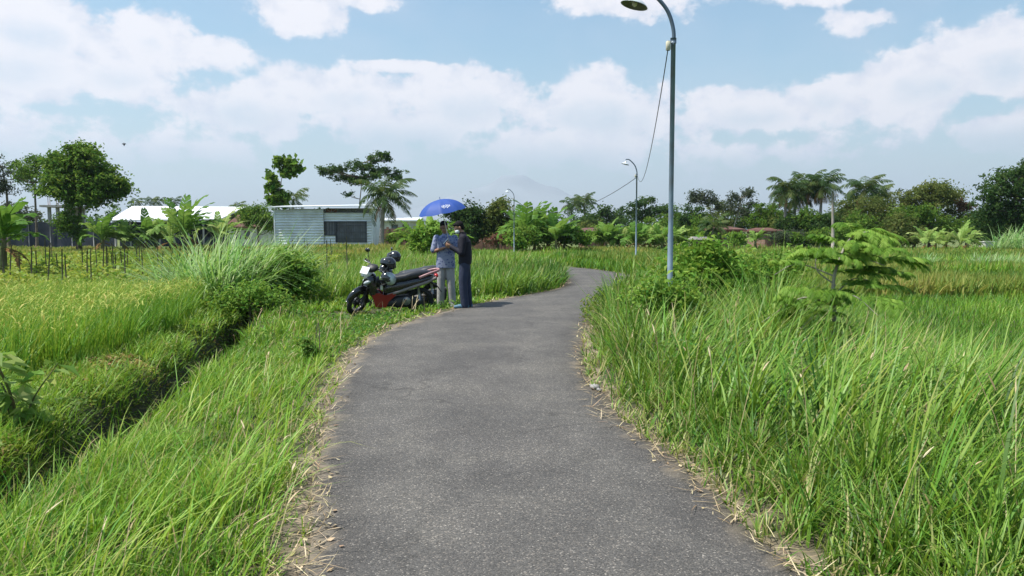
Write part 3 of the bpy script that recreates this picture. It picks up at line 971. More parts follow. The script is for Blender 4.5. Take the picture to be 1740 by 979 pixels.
p = scatter(in_garden, 18.5, 40, 420, 22, xhi=-5)
n = len(p)
g = on_ground(p, 0)
ht = 0.75 * (0.5 + 0.8 * vnoise(p[:, 0] * 1.1, p[:, 1] * 1.1, 81))
g[:, 2] += ht * rng.random(n) ** 0.5
mb = MB()
leaf_quads(mb, g, rng.uniform(0.09, 0.19, n) * np.maximum(1, p[:, 1] / 24), rng.normal(0, 0.55, (n, 3)) + np.array([0, 0, 1.0]), 0.55, R_=0.5 + 0.8 * (vnoise(p[:, 0] * 0.8, p[:, 1] * 0.8, 82) - 0.5) + rng.normal(0, 0.18, n))
tag(mb.build('garden_crop', M_crop), 'yellow green leafy vegetable rows among the stakes', 'crop', kind='stuff')


def field_blades(name, label, cat, inside, y0, y1, dens, d0, hh, ww, mat, shift=0.0, xlo=None, xhi=None, seed=90, curv=(0.1, 1.2)):
    p = scatter(inside, y0, y1, dens, d0, xlo, xhi)
    n = len(p)
    pt = vnoise(p[:, 0] * 0.35, p[:, 1] * 0.22, seed)
    mb = MB()
    blades(mb, on_ground(p), rng.uniform(hh[0], hh[1], n) * (0.8 + 0.4 * pt), rng.uniform(ww[0], ww[1], n) * np.maximum(1, p[:, 1] / 12), wind_az(n, 1.6), rng.normal(0.15, 0.14, n), rng.uniform(*curv, n), 2,
           np.clip(0.42 + shift + 0.7 * (pt - 0.5) + rng.normal(0, 0.2, n), 0, 1))
    return tag(mb.build(name, mat), label, cat, kind='stuff')


def right_field(x, y): return (x > np.where(y < 27, bank_limit(y) - 0.2, xr(y) + 1.0))


field_blades('meadow_grass', 'short green grass on the lower ground beyond the right bank', 'grass', lambda x, y: right_field(x, y) & (y < 23) & (y > 4), 4, 23, 1100, 9, (0.12, 0.34), (0.008, 0.016), M_verge, -0.08, xlo=2, seed=91)
field_blades('paddy_rice', 'yellowing rice in the wide paddies on the right', 'rice', lambda x, y: right_field(x, y) & (y >= 22) & (np.abs((y - 0.12 * x) % 9.0) > 0.8) & (y < 66), 21, 66, 420, 20, (0.4, 0.72), (0.022, 0.04), M_field, 0.06, xlo=2, seed=92)
field_blades('bund_grass', 'green grass on the low bunds between the right paddies', 'grass', lambda x, y: right_field(x, y) & (y >= 22) & (np.abs((y - 0.12 * x) % 9.0) <= 0.9) & (y < 66), 21, 66, 500, 20, (0.35, 0.85), (0.02, 0.036), M_verge, -0.15, xlo=2, seed=93)
field_blades('roadside_grass', 'lush tall grass in the bend beyond the motor scooter', 'grass', lambda x, y: (x < xl(y) - 0.12) & (x > np.minimum(xd(y) + 0.6, -4.0 - 0.05 * y)) & (y > 18.6) & (y < 62), 18.6, 62, 560, 18, (0.45, 0.95), (0.014, 0.026), M_tall, 0.08, xhi=3, seed=94, curv=(0.3, 1.6))
field_blades('outer_bend_grass', 'green grass outside the road bend around the second lamp post', 'grass', lambda x, y: (x > xr(y) + 0.05) & (x < np.where(y > 34, 3.0, xr(y) + 2.6)) & (y > 20) & (y < 64), 20, 64, 700, 18, (0.22, 0.55), (0.012, 0.022), M_verge, -0.02, xlo=-26, seed=95)
field_blades('far_paddy_rice', 'far strip of ripe rice before the metal shed', 'rice', lambda x, y: (x < -4.0 - 0.05 * y) & (y > 41) & (y < 66), 41, 66, 330, 30, (0.4, 0.7), (0.03, 0.05), M_field, 0.18, xhi=2, seed=96)

# -- dry straw and litter along both road edges
p1 = scatter(lambda x, y: (np.abs(x - xl(y) + 0.06) < 0.13 * (0.3 + vnoise(y * 2.0, 0 * y, 101))) , 2.5, 32, 600, 6, xhi=2.4)
p2 = scatter(lambda x, y: (np.abs(x - xr(y) - 0.02) < 0.17 * (0.3 + vnoise(y * 2.3, 0 * y + 5, 102))), 2.5, 36, 750, 6, xlo=-0.5)
p = np.concatenate([p1, p2]); n = len(p)
b = np.column_stack([p, np.full(n, 0.018) + rng.random(n) * 0.02])
mb = MB()
blades(mb, b, rng.uniform(0.05, 0.2, n), rng.uniform(0.003, 0.008, n) * np.maximum(1, p[:, 1] / 6), rng.uniform(0, 6.28, n), rng.uniform(1.25, 1.6, n), rng.normal(0.0, 0.35, n), 3, rng.random(n))
tag(mb.build('dry_straw', M_straw), 'dry straw and dead stems lying along the road edges', 'straw', kind='stuff')
q = np.concatenate([scatter(lambda x, y: (np.abs(x - xl(y)) < 0.14), 2.5, 26, 70, 7, xhi=2.4), scatter(lambda x, y: (np.abs(x - xr(y)) < 0.14), 2.5, 26, 50, 7, xlo=-0.5)])
n = len(q)
mb = MB()
leaf_quads(mb, np.column_stack([q, np.full(n, 0.03)]), rng.uniform(0.02, 0.05, n), rng.normal(0, 0.3, (n, 3)) + np.array([0, 0, 1.0]), 0.6, 0.1, fold=-0.1)
tag(mb.build('dead_leaves', M_straw), 'dead leaves scattered on the road edges', 'leaves', kind='stuff')

# ------------------------------------------------------------------ buildings and walls
M_metal = solid('galvanised_sheet', (0.78, 0.82, 0.86), 0.5, 0.05, var=0.08, scale=0.9, dirt=(0.56, 0.57, 0.58))
M_metal_dark = solid('dark_painted_steel', (0.05, 0.055, 0.065), 0.5, 0.2)
M_steel = solid('grey_steel', (0.30, 0.31, 0.32), 0.5, 0.5)
M_white_roof = solid('white_roof_sheet', (0.66, 0.67, 0.69), 0.55, var=0.08, scale=0.4)
M_white_wall = solid('white_plaster', (0.66, 0.65, 0.61), 0.9, var=0.18, scale=0.7, dirt=(0.36, 0.35, 0.32))
M_concrete = solid('raw_concrete', (0.30, 0.29, 0.28), 0.95, var=0.25, scale=1.2)
M_net = solid('dark_shade_net', (0.035, 0.042, 0.06), 0.85, var=0.35, scale=0.8)
M_dark = solid('dark_interior', (0.02, 0.022, 0.026), 0.9)
M_glass = solid('window_glass', (0.10, 0.12, 0.145), 0.12, spec=0.6, var=0.45, scale=1.5)
M_wood = solid('weathered_wood', (0.16, 0.11, 0.07), 0.85, var=0.3, scale=4)
M_rust = solid('rusty_sheet', (0.22, 0.09, 0.05), 0.8, var=0.35, scale=3)


def brick_mat(name, c1, c2, mortar, scale=1.0):
    m, nt, out = new_mat(name)
    L = nt.links
    tc = nt.nodes.new('ShaderNodeTexCoord')
    mp = nt.nodes.new('ShaderNodeMapping'); mp.inputs['Rotation'].default_value = (R(90), 0, 0)
    L.new(tc.outputs['Object'], mp.inputs['Vector'])
    b = nt.nodes.new('ShaderNodeTexBrick')
    b.inputs['Scale'].default_value = scale
    b.inputs['Brick Width'].default_value = 0.24; b.inputs['Row Height'].default_value = 0.075; b.inputs['Mortar Size'].default_value = 0.012
    b.inputs['Color1'].default_value = (*c1, 1); b.inputs['Color2'].default_value = (*c2, 1); b.inputs['Mortar'].default_value = (*mortar, 1)
    L.new(mp.outputs[0], b.inputs['Vector'])
    nz = nt.nodes.new('ShaderNodeTexNoise'); nz.inputs['Scale'].default_value = 1.6; nz.inputs['Detail'].default_value = 5
    L.new(tc.outputs['Object'], nz.inputs['Vector'])
    v = ramp(nt, nz.outputs['Fac'], [(0.3, (0.62, 0.62, 0.62)), (0.7, (1.2, 1.15, 1.1))])
    mx = nt.nodes.new('ShaderNodeMix'); mx.data_type = 'RGBA'; mx.blend_type = 'MULTIPLY'; mx.inputs[0].default_value = 1
    L.new(b.outputs[0], mx.inputs[6]); L.new(v, mx.inputs[7])
    p = nt.nodes.new('ShaderNodeBsdfPrincipled'); p.inputs['Roughness'].default_value = 0.95
    L.new(mx.outputs[2], p.inputs['Base Color']); L.new(p.outputs[0], out.inputs[0])
    return m


M_brick = brick_mat('old_red_brick', (0.27, 0.10, 0.065), (0.20, 0.085, 0.06), (0.22, 0.19, 0.16))
M_brick2 = brick_mat('orange_brick', (0.30, 0.115, 0.07), (0.24, 0.095, 0.06), (0.27, 0.22, 0.18))


def tile_mat(name, c):
    m, nt, out = new_mat(name)
    L = nt.links
    tc = nt.nodes.new('ShaderNodeTexCoord')
    w = nt.nodes.new('ShaderNodeTexWave'); w.inputs['Scale'].default_value = 1.3; w.inputs['Distortion'].default_value = 0.6; w.bands_direction = 'Z'
    L.new(tc.outputs['Object'], w.inputs['Vector'])
    nz = nt.nodes.new('ShaderNodeTexNoise'); nz.inputs['Scale'].default_value = 3; nz.inputs['Detail'].default_value = 5
    L.new(tc.outputs['Object'], nz.inputs['Vector'])
    a = ramp(nt, w.outputs['Fac'], [(0.2, tuple(k * 0.7 for k in c)), (0.8, c)])
    v = ramp(nt, nz.outputs['Fac'], [(0.3, (0.6, 0.6, 0.6)), (0.7, (1.25, 1.2, 1.15))])
    mx = nt.nodes.new('ShaderNodeMix'); mx.data_type = 'RGBA'; mx.blend_type = 'MULTIPLY'; mx.inputs[0].default_value = 1
    L.new(a, mx.inputs[6]); L.new(v, mx.inputs[7])
    p = nt.nodes.new('ShaderNodeBsdfPrincipled'); p.inputs['Roughness'].default_value = 0.9
    L.new(mx.outputs[2], p.inputs['Base Color']); L.new(p.outputs[0], out.inputs[0])
    return m


M_tile = tile_mat('brown_roof_tiles', (0.13, 0.06, 0.045))


def corrugated(mb, x0, x1, z0, z1, y, pitch=0.21, amp=0.03, thick=0.01):
    """a sheet with horizontal ribs facing -y"""
    nz_ = max(6, int((z1 - z0) / pitch * 6))
    z = np.linspace(z0, z1, nz_)
    yy = y - amp * np.sin(2 * np.pi * (z - z0) / pitch)
    fr = [np.stack([np.full(nz_, x), yy, z], 1) for x in (x0, x1)]
    bk = [f + np.array([0, thick + 0.05, 0]) for f in fr]
    v = np.concatenate(fr + bk)
    i = np.arange(nz_ - 1)
    front = np.stack([i, i + nz_, i + 1 + nz_, i + 1], 1)
    back = np.stack([i + 2 * nz_ + 1, i + 3 * nz_ + 1, i + 3 * nz_, i + 2 * nz_], 1)
    s1 = np.stack([i + 1, i + 1 + 2 * nz_, i + 2 * nz_, i], 1)
    s2 = np.stack([i + nz_, i + 3 * nz_, i + 1 + 3 * nz_, i + 1 + nz_], 1)
    tb = np.array([[nz_ - 1, 2 * nz_ - 1, 4 * nz_ - 1, 3 * nz_ - 1], [0, 2 * nz_, 3 * nz_, nz_]])
    mb.add(v, np.concatenate([front, back, s1, s2, tb]))


# -- corrugated metal shed
D = 62.0
bx, bz = x_at(549, D), -0.35
x0, x1, xm = x_at(465, D) - bx, x_at(634, D) - bx, x_at(550, D) - bx
zt = lambda py: z_at(py, D) - bz
shed = thing('metal_shed', 'corrugated grey metal shed with a barred dark window and a sloping sheet roof', 'shed', (bx, D, bz))
mb = MB()
zr = zt(360)
corrugated(mb, x0 + 0.12, xm, 0.0, zt(356), 0.0)
wx0, wx1, wz0, wz1 = x_at(551, D) - bx, x_at(622, D) - bx, zt(400), zt(377)
dx0, dx1, dz0 = x_at(570, D) - bx, wx1, zt(412)
corrugated(mb, xm + 0.01, x1 - 0.1, wz1, zt(362), 0.16)              # above the window
corrugated(mb, xm + 0.01, dx0, 0.0, wz0, 0.16)                       # below the short sash
corrugated(mb, dx0, dx1, 0.0, dz0, 0.16)
corrugated(mb, dx1, x1 - 0.1, 0.0, wz1, 0.16)
box(mb, (x0 + 0.06, 2.2, zt(356) / 2), (0.05, 4.4, zt(356)))
box(mb, (x1 - 0.06, 2.2, zt(356) / 2), (0.05, 4.4, zt(356)))
box(mb, ((x0 + x1) / 2, 4.4, zt(352.5) / 2), (x1 - x0 - 0.2, 0.05, zt(352.5)))
mb.build('wall', M_metal, shed, smooth=False)
for px, t in ((467, 0.1), (549, 0.07), (632, 0.1)):
    x = x_at(px, D) - bx
    mb = MB(); box(mb, (x, -0.04 if px < 549 else 0.1, zt(353) / 2), (t, 0.08, zt(353) - 0.1)); mb.build('post', M_metal, shed, smooth=False)
mb = MB(); box(mb, ((x0 + x1) / 2, -0.03, 0.06), (x1 - x0, 0.1, 0.12)); mb.build('base_rail', M_metal, shed, smooth=False)
# open truss band under the roof on the right side
mb = MB()
za, zb = zt(361.5), zt(354.5)
tx = np.linspace(x_at(553, D) - bx, x1 - 0.1, 9)
tube(mb, [(tx[0], 0.2, za), (tx[-1], 0.2, za)], 0.035, 6)
tube(mb, [(tx[0], 0.2, zb), (tx[-1], 0.2, zb)], 0.035, 6)
for k in range(8):
    tube(mb, [(tx[k], 0.2, za), (tx[k], 0.2, zb)], 0.025, 5)
    tube(mb, [(tx[k], 0.2, za if k % 2 else zb), (tx[k + 1], 0.2, zb if k % 2 else za)], 0.02, 5)
mb.build('roof_truss', M_steel, shed)
mb = MB()
box(mb, ((tx[0] + x_at(572, D) - bx) / 2, 0.33, (za + zb) / 2), (x_at(572, D) - bx - tx[0], 0.04, zb - za), mi=0)
mb.build('gable_panel', M_rust, shed, smooth=False)
mb = MB()
zl, zr_ = zt(353.2), zt(350.6)
v = np.array([(x0 - 0.35, -0.55, zl), (x1 + 0.15, -0.5, zr_), (x1 + 0.15, 4.9, zr_ + 0.25), (x0 - 0.35, 4.9, zl + 0.25)])
v = np.concatenate([v, v + np.array([0, 0, 0.07])])
mb.add(v, np.array([(0, 3, 2, 1), (4, 5, 6, 7), (0, 1, 5, 4), (1, 2, 6, 5), (2, 3, 7, 6), (3, 0, 4, 7)]))
mb.build('roof', M_metal, shed, smooth=False)
win = MB()
box(win, ((wx0 + wx1) / 2, 0.17, wz1 + 0.02), (wx1 - wx0 + 0.08, 0.12, 0.06)); box(win, (wx0, 0.17, (wz0 + wz1) / 2), (0.06, 0.12, wz1 - wz0))
box(win, (wx1, 0.17, (dz0 + wz1) / 2), (0.06, 0.12, wz1 - dz0)); box(win, ((dx0 + dx1) / 2, 0.17, dz0 + 0.03), (dx1 - dx0, 0.12, 0.06)); box(win, ((wx0 + dx0) / 2, 0.17, wz0), (dx0 - wx0, 0.12, 0.05))
box(win, (dx0, 0.17, (dz0 + wz1) / 2), (0.06, 0.12, wz1 - dz0))
wf = win.build('window', M_metal_dark, shed, smooth=False)
mb = MB(); box(mb, ((wx0 + dx0) / 2, 0.24, (wz0 + wz1) / 2), (dx0 - wx0 - 0.05, 0.02, wz1 - wz0 - 0.04)); box(mb, ((dx0 + dx1) / 2, 0.24, (dz0 + wz1) / 2), (dx1 - dx0 - 0.05, 0.02, wz1 - dz0 - 0.06))
mb.build('pane', M_glass, wf, smooth=False)
mb = MB()
for x in np.linspace(dx0 + 0.1, dx1 - 0.1, 13): box(mb, (x, 0.12, (dz0 + wz1) / 2), (0.022, 0.022, wz1 - dz0 - 0.05))
for z in (dz0 + 0.3, (dz0 + wz1) / 2, wz1 - 0.3): box(mb, ((dx0 + dx1) / 2, 0.105, z), (dx1 - dx0, 0.018, 0.03))
for x in np.linspace(wx0 + 0.12, dx0 - 0.1, 4): box(mb, (x, 0.13, (wz0 + wz1) / 2), (0.03, 0.03, wz1 - wz0))
mb.build('grille', M_metal_dark, wf, smooth=False)

# -- long warehouse with a white roof
D = 92.0
bx, bz = x_at(285, D), -0.3
zt = lambda py: z_at(py, D) - bz
w = thing('warehouse', 'long low warehouse with a bright white sheet roof and dark open side', 'warehouse', (bx, D, bz))
xa, xb = x_at(186, D) - bx, x_at(384, D) - bx
mb = MB()
ridge, eave = zt(349), zt(376)
v = np.array([(xa, 0, eave), (xb - 0.6, 0, eave + 0.15), (xb, 7.0, ridge - 0.1), (xa - 0.6, 7.0, ridge), (xa, 14, eave), (xb, 14, eave)])
v2 = np.concatenate([v, v + np.array([0, 0, 0.14])])
mb.add(v2, np.array([(0, 3, 2, 1), (3, 4, 5, 2), (6, 7, 8, 9), (9, 8, 11, 10), (0, 1, 7, 6), (1, 2, 8, 7), (3, 0, 6, 9), (2, 5, 11, 8), (4, 3, 9, 10), (5, 4, 10, 11)]))
mb.build('roof', M_white_roof, w, smooth=False)
mb = MB()
box(mb, ((xa + xb) / 2, 12.5, eave / 2), (xb - xa - 1, 0.2, eave)); box(mb, (xa + 0.5, 7, eave / 2), (0.2, 11, eave - 0.05)); box(mb, (xb - 1, 7, eave / 2), (0.2, 11, eave - 0.05))
box(mb, ((xa + xb) / 2, 1.2, 0.55), (xb - xa - 1.6, 0.15, 1.1))
mb.build('wall', M_net, w, smooth=False)
for x in np.linspace(xa + 0.5, xb - 1.1, 8):
    mb = MB(); box(mb, (x, 0.5, eave / 2), (0.16, 0.16, eave)); mb.build('column', M_concrete, w, smooth=False)

# -- half built concrete frame and the dark net fence on the far left
D = 86.0
bx, bz = x_at(98, D), -0.3
zt = lambda py: z_at(py, D) - bz
c = thing('concrete_frame', 'unfinished grey concrete building frame behind the big round tree', 'building', (bx, D, bz))
x0, x1 = x_at(83, D) - bx, x_at(116, D) - bx
for x in (x0 + 0.15, (x0 + x1) / 2, x1 - 0.15):
    for y in (0, 3.5):
        mb = MB(); box(mb, (x, y, zt(352) / 2), (0.28, 0.28, zt(352))); mb.build('column', M_concrete, c, smooth=False)
mb = MB(); box(mb, ((x0 + x1) / 2, 1.75, zt(350.5)), (x1 - x0 + 1.2, 4.6, 0.22)); mb.build('slab', M_concrete, c, smooth=False)
for x in (x0 + 0.15, (x0 + x1) / 2, x1 - 0.15):
    for s in (-0.09, 0.09):
        mb = MB(); tube(mb, [(x + s, 0, zt(350)), (x + s * 1.3, 0, zt(333))], 0.03, 5); mb.build('reinforcing_bar', M_rust, c)
mb = MB(); box(mb, ((x0 + x1) / 2, 3.3, zt(350) / 2), (x1 - x0 - 0.3, 0.15, zt(352) - 0.1)); mb.build('wall', M_concrete, c, smooth=False)
D = 80.0
bx = x_at(70, D)
fe = thing('net_fence', 'dark shade net fence on posts before the concrete frame', 'fence', (bx, D, -0.3))
x0, x1 = x_at(-60, D) - bx, x_at(196, D) - bx
mb = MB()
n = 60
X = np.linspace(x0, x1, n); top = z_at(378, D) + 0.3
sag = 0.06 * np.sin(np.arange(n) * 1.3)
for dy in (0.0, 0.03):
    mb.add(np.concatenate([np.stack([X, 0.05 * np.sin(X * 2) + dy, np.zeros(n)], 1), np.stack([X, 0.05 * np.sin(X * 2.1) + dy, top + sag], 1)]),
           np.stack([np.arange(n - 1), np.arange(n - 1) + 1, np.arange(n - 1) + 1 + n, np.arange(n - 1) + n], 1))
mb.build('netting', M_net, fe)
for x in np.linspace(x0, x1, 8):
    mb = MB(); tube(mb, [(x, -0.08, 0), (x, -0.08, top + 0.15)], 0.05, 6); mb.build('post', M_concrete, fe)


def house(name, label, px0, px1, py_ridge, py_eave, D, depth, wallm, roofm, group=None, openings=2, ridge_in=0.3, bz=-0.3, cat='house', over=0.4):
    bx = x_at((px0 + px1) / 2, D)
    h = thing(name, label, cat, (bx, D, bz), group=group)
    a, b = x_at(px0, D) - bx, x_at(px1, D) - bx
    ze, zr = z_at(py_eave, D) - bz, z_at(py_ridge, D) - bz
    mb = MB()
    ops = np.linspace(a, b, openings + 2)[1:-1]
    ow, o0, o1 = min(0.95, (b - a) / (openings * 2 + 1)), 0.9, ze - 0.35
    edges = [a] + [e for x in ops for e in (x - ow / 2, x + ow / 2)] + [b]
    for i in range(0, len(edges), 2):
        box(mb, ((edges[i] + edges[i + 1]) / 2, 0.08, ze / 2), (edges[i + 1] - edges[i], 0.16, ze))
    for x in ops:
        box(mb, (x, 0.08, o0 / 2), (ow, 0.16, o0)); box(mb, (x, 0.08, (o1 + ze) / 2), (ow, 0.16, ze - o1))
    box(mb, (a + 0.08, depth / 2 + 0.1, ze / 2), (0.16, depth - 0.12, ze)); box(mb, (b - 0.08, depth / 2 + 0.1, ze / 2), (0.16, depth - 0.12, ze)); box(mb, ((a + b) / 2, depth + 0.12, ze / 2), (b - a - 0.35, 0.16, ze))
    mb.build('wall', wallm, h, smooth=False)
    for x in ops:
        m2 = MB(); box(m2, (x - ow / 2 + 0.04, 0.1, (o0 + o1) / 2), (0.08, 0.1, o1 - o0)); box(m2, (x + ow / 2 - 0.04, 0.1, (o0 + o1) / 2), (0.08, 0.1, o1 - o0)); box(m2, (x, 0.1, o1 - 0.04), (ow - 0.17, 0.1, 0.08)); box(m2, (x, 0.1, o0 + 0.04), (ow - 0.17, 0.1, 0.08))
        f = m2.build('window', M_wood, h, smooth=False)
        m3 = MB(); box(m3, (x, 0.13, (o0 + o1) / 2), (ow - 0.17, 0.02, o1 - o0 - 0.17)); m3.build('pane', M_glass, f, smooth=False)
    mb = MB()
    k = (b - a) * ridge_in
    e = over
    v = np.array([(a - e, -e, ze), (b + e, -e, ze), (b + e, depth + e, ze), (a - e, depth + e, ze), (a - e + k, depth / 2, zr), (b + e - k, depth / 2, zr)])
    v = np.concatenate([v, v + np.array([0, 0, 0.13])])
    mb.add(v, [np.array([(6, 7, 11, 10), (8, 9, 10, 11), (0, 1, 7, 6), (1, 2, 8, 7), (2, 3, 9, 8), (3, 0, 6, 9), (0, 3, 2, 1)]), np.array([(7, 8, 11), (9, 6, 10)])])
    mb.build('roof', roofm, h, smooth=False)
    return h


house('tiled_hut', 'small hut with a dark brown tiled roof beside the metal shed', 388, 436, 361, 387, 84, 6, M_white_wall, M_tile, cat='hut')
house('plaster_house', 'white walled house with a pale flat roof right of the coconut palm', 652, 708, 371, 376, 84, 7, M_white_wall, M_metal, openings=2, ridge_in=0.05)
house('brick_house', 'orange brick house with two dark openings among the right trees', 1222, 1260, 387, 392, 78, 6, M_brick2, M_tile, openings=2)
house('low_brick_house', 'low red brick house half hidden behind banana leaves on the right', 1300, 1324, 389, 394, 80, 6, M_brick2, M_tile, openings=1)
house('bend_brick_house', 'weathered brick house behind the bananas left of the second lamp post', 992, 1030, 389, 395, 82, 6, M_brick2, M_tile, openings=2)


def brick_wall(label, px0, px1, py, D):
    bx = x_at((px0 + px1) / 2, D)
    w = thing('brick_wall', label, 'wall', (bx, D, -0.3))
    a, b = x_at(px0, D) - bx, x_at(px1, D) - bx
    top = z_at(py, D) + 0.3
    mb = MB()
    for i in range(4):
        u0, u1 = a + (b - a) * i / 4, a + (b - a) * (i + 1) / 4
        hh = top * (0.93 + 0.1 * random.random())
        box(mb, ((u0 + u1) / 2, 0, hh / 2), (u1 - u0 - 0.004, 0.2, hh))
    mb.build('panel', M_brick, w, smooth=False)
    for i in range(5):
        mb = MB(); box(mb, (a + (b - a) * i / 4, -0.125, top * 0.53), (0.24, 0.03, top * 1.06)); mb.build('pier', M_brick, w, smooth=False)
    return w


brick_wall('old red brick wall right of the metal shed', 640, 716, 388, 74)
brick_wall('low brick wall behind the bushes right of the two men', 800, 872, 398, 72)

# small white water tank box at the far right
D = 66.0
t = thing('water_tank', 'small white concrete water tank at the far edge of the right paddies', 'tank', (x_at(1681, D), D, -0.3))
mb = MB(); box(mb, (0, 0, 0.45), (1.1, 0.9, 0.9), ch=0.05); mb.build('basin', M_white_wall, t, smooth=False)
mb = MB(); box(mb, (0, 0, 0.935), (1.22, 1.0, 0.07)); mb.build('lid', M_white_wall, t, smooth=False)
D = 66.0
t = thing('pump_hut', 'tiny hut with a white cap roof at the edge of the paddies', 'hut', (x_at(1187, D), D, -0.3))
mb = MB(); box(mb, (0, 0, 0.55), (0.9, 0.9, 1.1)); mb.build('wall', M_brick, t, smooth=False)
mb = MB(); loft(mb, [[(-0.75, -0.7, 1.1), (0.75, -0.7, 1.1), (0.75, 0.7, 1.1), (-0.75, 0.7, 1.1)], [(-0.6, -0.55, 1.35), (0.6, -0.55, 1.35), (0.6, 0.55, 1.35), (-0.6, 0.55, 1.35)]]); mb.build('roof', M_concrete, t, smooth=False)

# ------------------------------------------------------------------ trees and big plants, each a thing of its own
def tree_leaf(name, dark, mid, light, trans=0.42):
    return foliage(name, [(0.0, dark), (0.5, mid), (1.0, light)], trans, 0.6, 0.15)


M_bark = solid('tree_bark', (0.13, 0.10, 0.075), 0.9, var=0.35, scale=3, bump=0.4)
M_bark_pale = solid('pale_bark', (0.30, 0.27, 0.23), 0.9, var=0.3, scale=3, bump=0.4)
T_mid = tree_leaf('tree_leaves_green', (0.04, 0.10, 0.012), (0.095, 0.185, 0.024), (0.19, 0.29, 0.05))
T_dark = tree_leaf('tree_leaves_dark', (0.018, 0.052, 0.013), (0.045, 0.098, 0.022), (0.10, 0.165, 0.04), 0.4)
T_olive = tree_leaf('tree_leaves_olive', (0.055, 0.09, 0.02), (0.115, 0.155, 0.035), (0.21, 0.235, 0.065))
T_grey = tree_leaf('tree_leaves_grey', (0.04, 0.06, 0.035), (0.075, 0.10, 0.055), (0.14, 0.165, 0.09))
T_bright = tree_leaf('tree_leaves_bright', (0.06, 0.14, 0.015), (0.135, 0.26, 0.03), (0.26, 0.38, 0.07), 0.35)
T_palm = tree_leaf('palm_leaves', (0.018, 0.05, 0.012), (0.045, 0.09, 0.02), (0.13, 0.15, 0.04), 0.3)
T_banana = tree_leaf('banana_leaves', (0.045, 0.13, 0.015), (0.105, 0.22, 0.03), (0.2, 0.31, 0.065), 0.35)
T_banana_pale = tree_leaf('banana_leaves_pale', (0.09, 0.19, 0.03), (0.2, 0.32, 0.065), (0.36, 0.43, 0.16), 0.35)
M_stem = solid('banana_stem', (0.16, 0.17, 0.06), 0.7, var=0.35, scale=4, dirt=(0.14, 0.085, 0.045))
M_dry_leaf = foliage('dry_hanging_leaves', [(0.0, (0.16, 0.09, 0.035)), (1.0, (0.33, 0.20, 0.08))], 0.2, 0.8, 0.1)


def crown_leaves(mb, blobs, n, size, clump=0.35, up=0.5, asp=0.55, gap=0.3, jitter=0.2, seed=0, per=None):
    """leaves gathered in small clumps over uneven blobs (x, y, z, rx, ry, rz)"""
    bl = np.array(blobs, float)
    vol = (bl[:, 3] * bl[:, 4] * bl[:, 5]) ** 0.7
    per = per or 26
    m = max(6, int(n / per))
    which = rng.choice(len(bl), m, p=vol / vol.sum())
    d = unit(rng.normal(size=(m, 3)))
    rad = rng.random(m) ** 0.33
    rad = np.where(rng.random(m) < gap, rad * 0.75, rad)
    cc = bl[which, :3] + d * rad[:, None] * bl[which, 3:6] * (1 + rng.normal(0, jitter * 0.6, m))[:, None]
    tone = rng.normal(0.45, 0.2, m)
    k = rng.poisson(per, m) + 1
    idx = np.repeat(np.arange(m), k)
    sc = clump * (0.6 + 0.8 * rng.random(m))
    C = cc[idx] + rng.normal(0, 1, (len(idx), 3)) * sc[idx][:, None] * np.array([0.62, 0.62, 0.42])
    nr = unit(d[idx] * 0.5 + np.array([0, 0, up]) + rng.normal(0, 0.55, (len(idx), 3)))
    leaf_quads(mb, C, rng.uniform(0.6, 1.35, len(idx)) * size, nr, asp, 0.25, R_=tone[idx] + rng.normal(0, 0.14, len(idx)))
    return cc


def limbs(mb, base_pts, tips, r0, n=6, seg=6, droop=0.0):
    """limbs from points on the trunk to clump centres, tapered and a little crooked"""
    base_pts = np.asarray(base_pts, float)
    for t in tips:
        t = np.asarray(t, float)
        b = base_pts[np.argmin(np.linalg.norm(base_pts - t, axis=1) + 0.6 * np.maximum(0, base_pts[:, 2] - t[2] + 0.5))]
        m = (b + t) / 2 + np.array([0, 0, -0.12 * np.linalg.norm(t - b)]) * (1 if droop == 0 else -droop) + rng.normal(0, 0.06, 3) * np.linalg.norm(t - b)
        s = np.linspace(0, 1, n)[:, None]
        path = (1 - s) ** 2 * b + 2 * s * (1 - s) * m + s ** 2 * t
        tube(mb, path, np.linspace(r0, r0 * 0.25, n), seg, cap=False)


def px_blobs(blobs, D, base, squash=1.0):
    """crown lobes measured on the photograph (px, py, half width, half height), set at distance D"""
    out = []
    for b in blobs:
        px, py, rx, ry = b[:4]
        dy = b[4] if len(b) > 4 else rng.uniform(-0.4, 0.4) * rx / 1340 * D
        out.append((x_at(px, D) - base[0], dy, z_at(py, D) - base[2], rx / 1340 * D, rx / 1340 * D * squash, ry / 1340 * D))
    return out


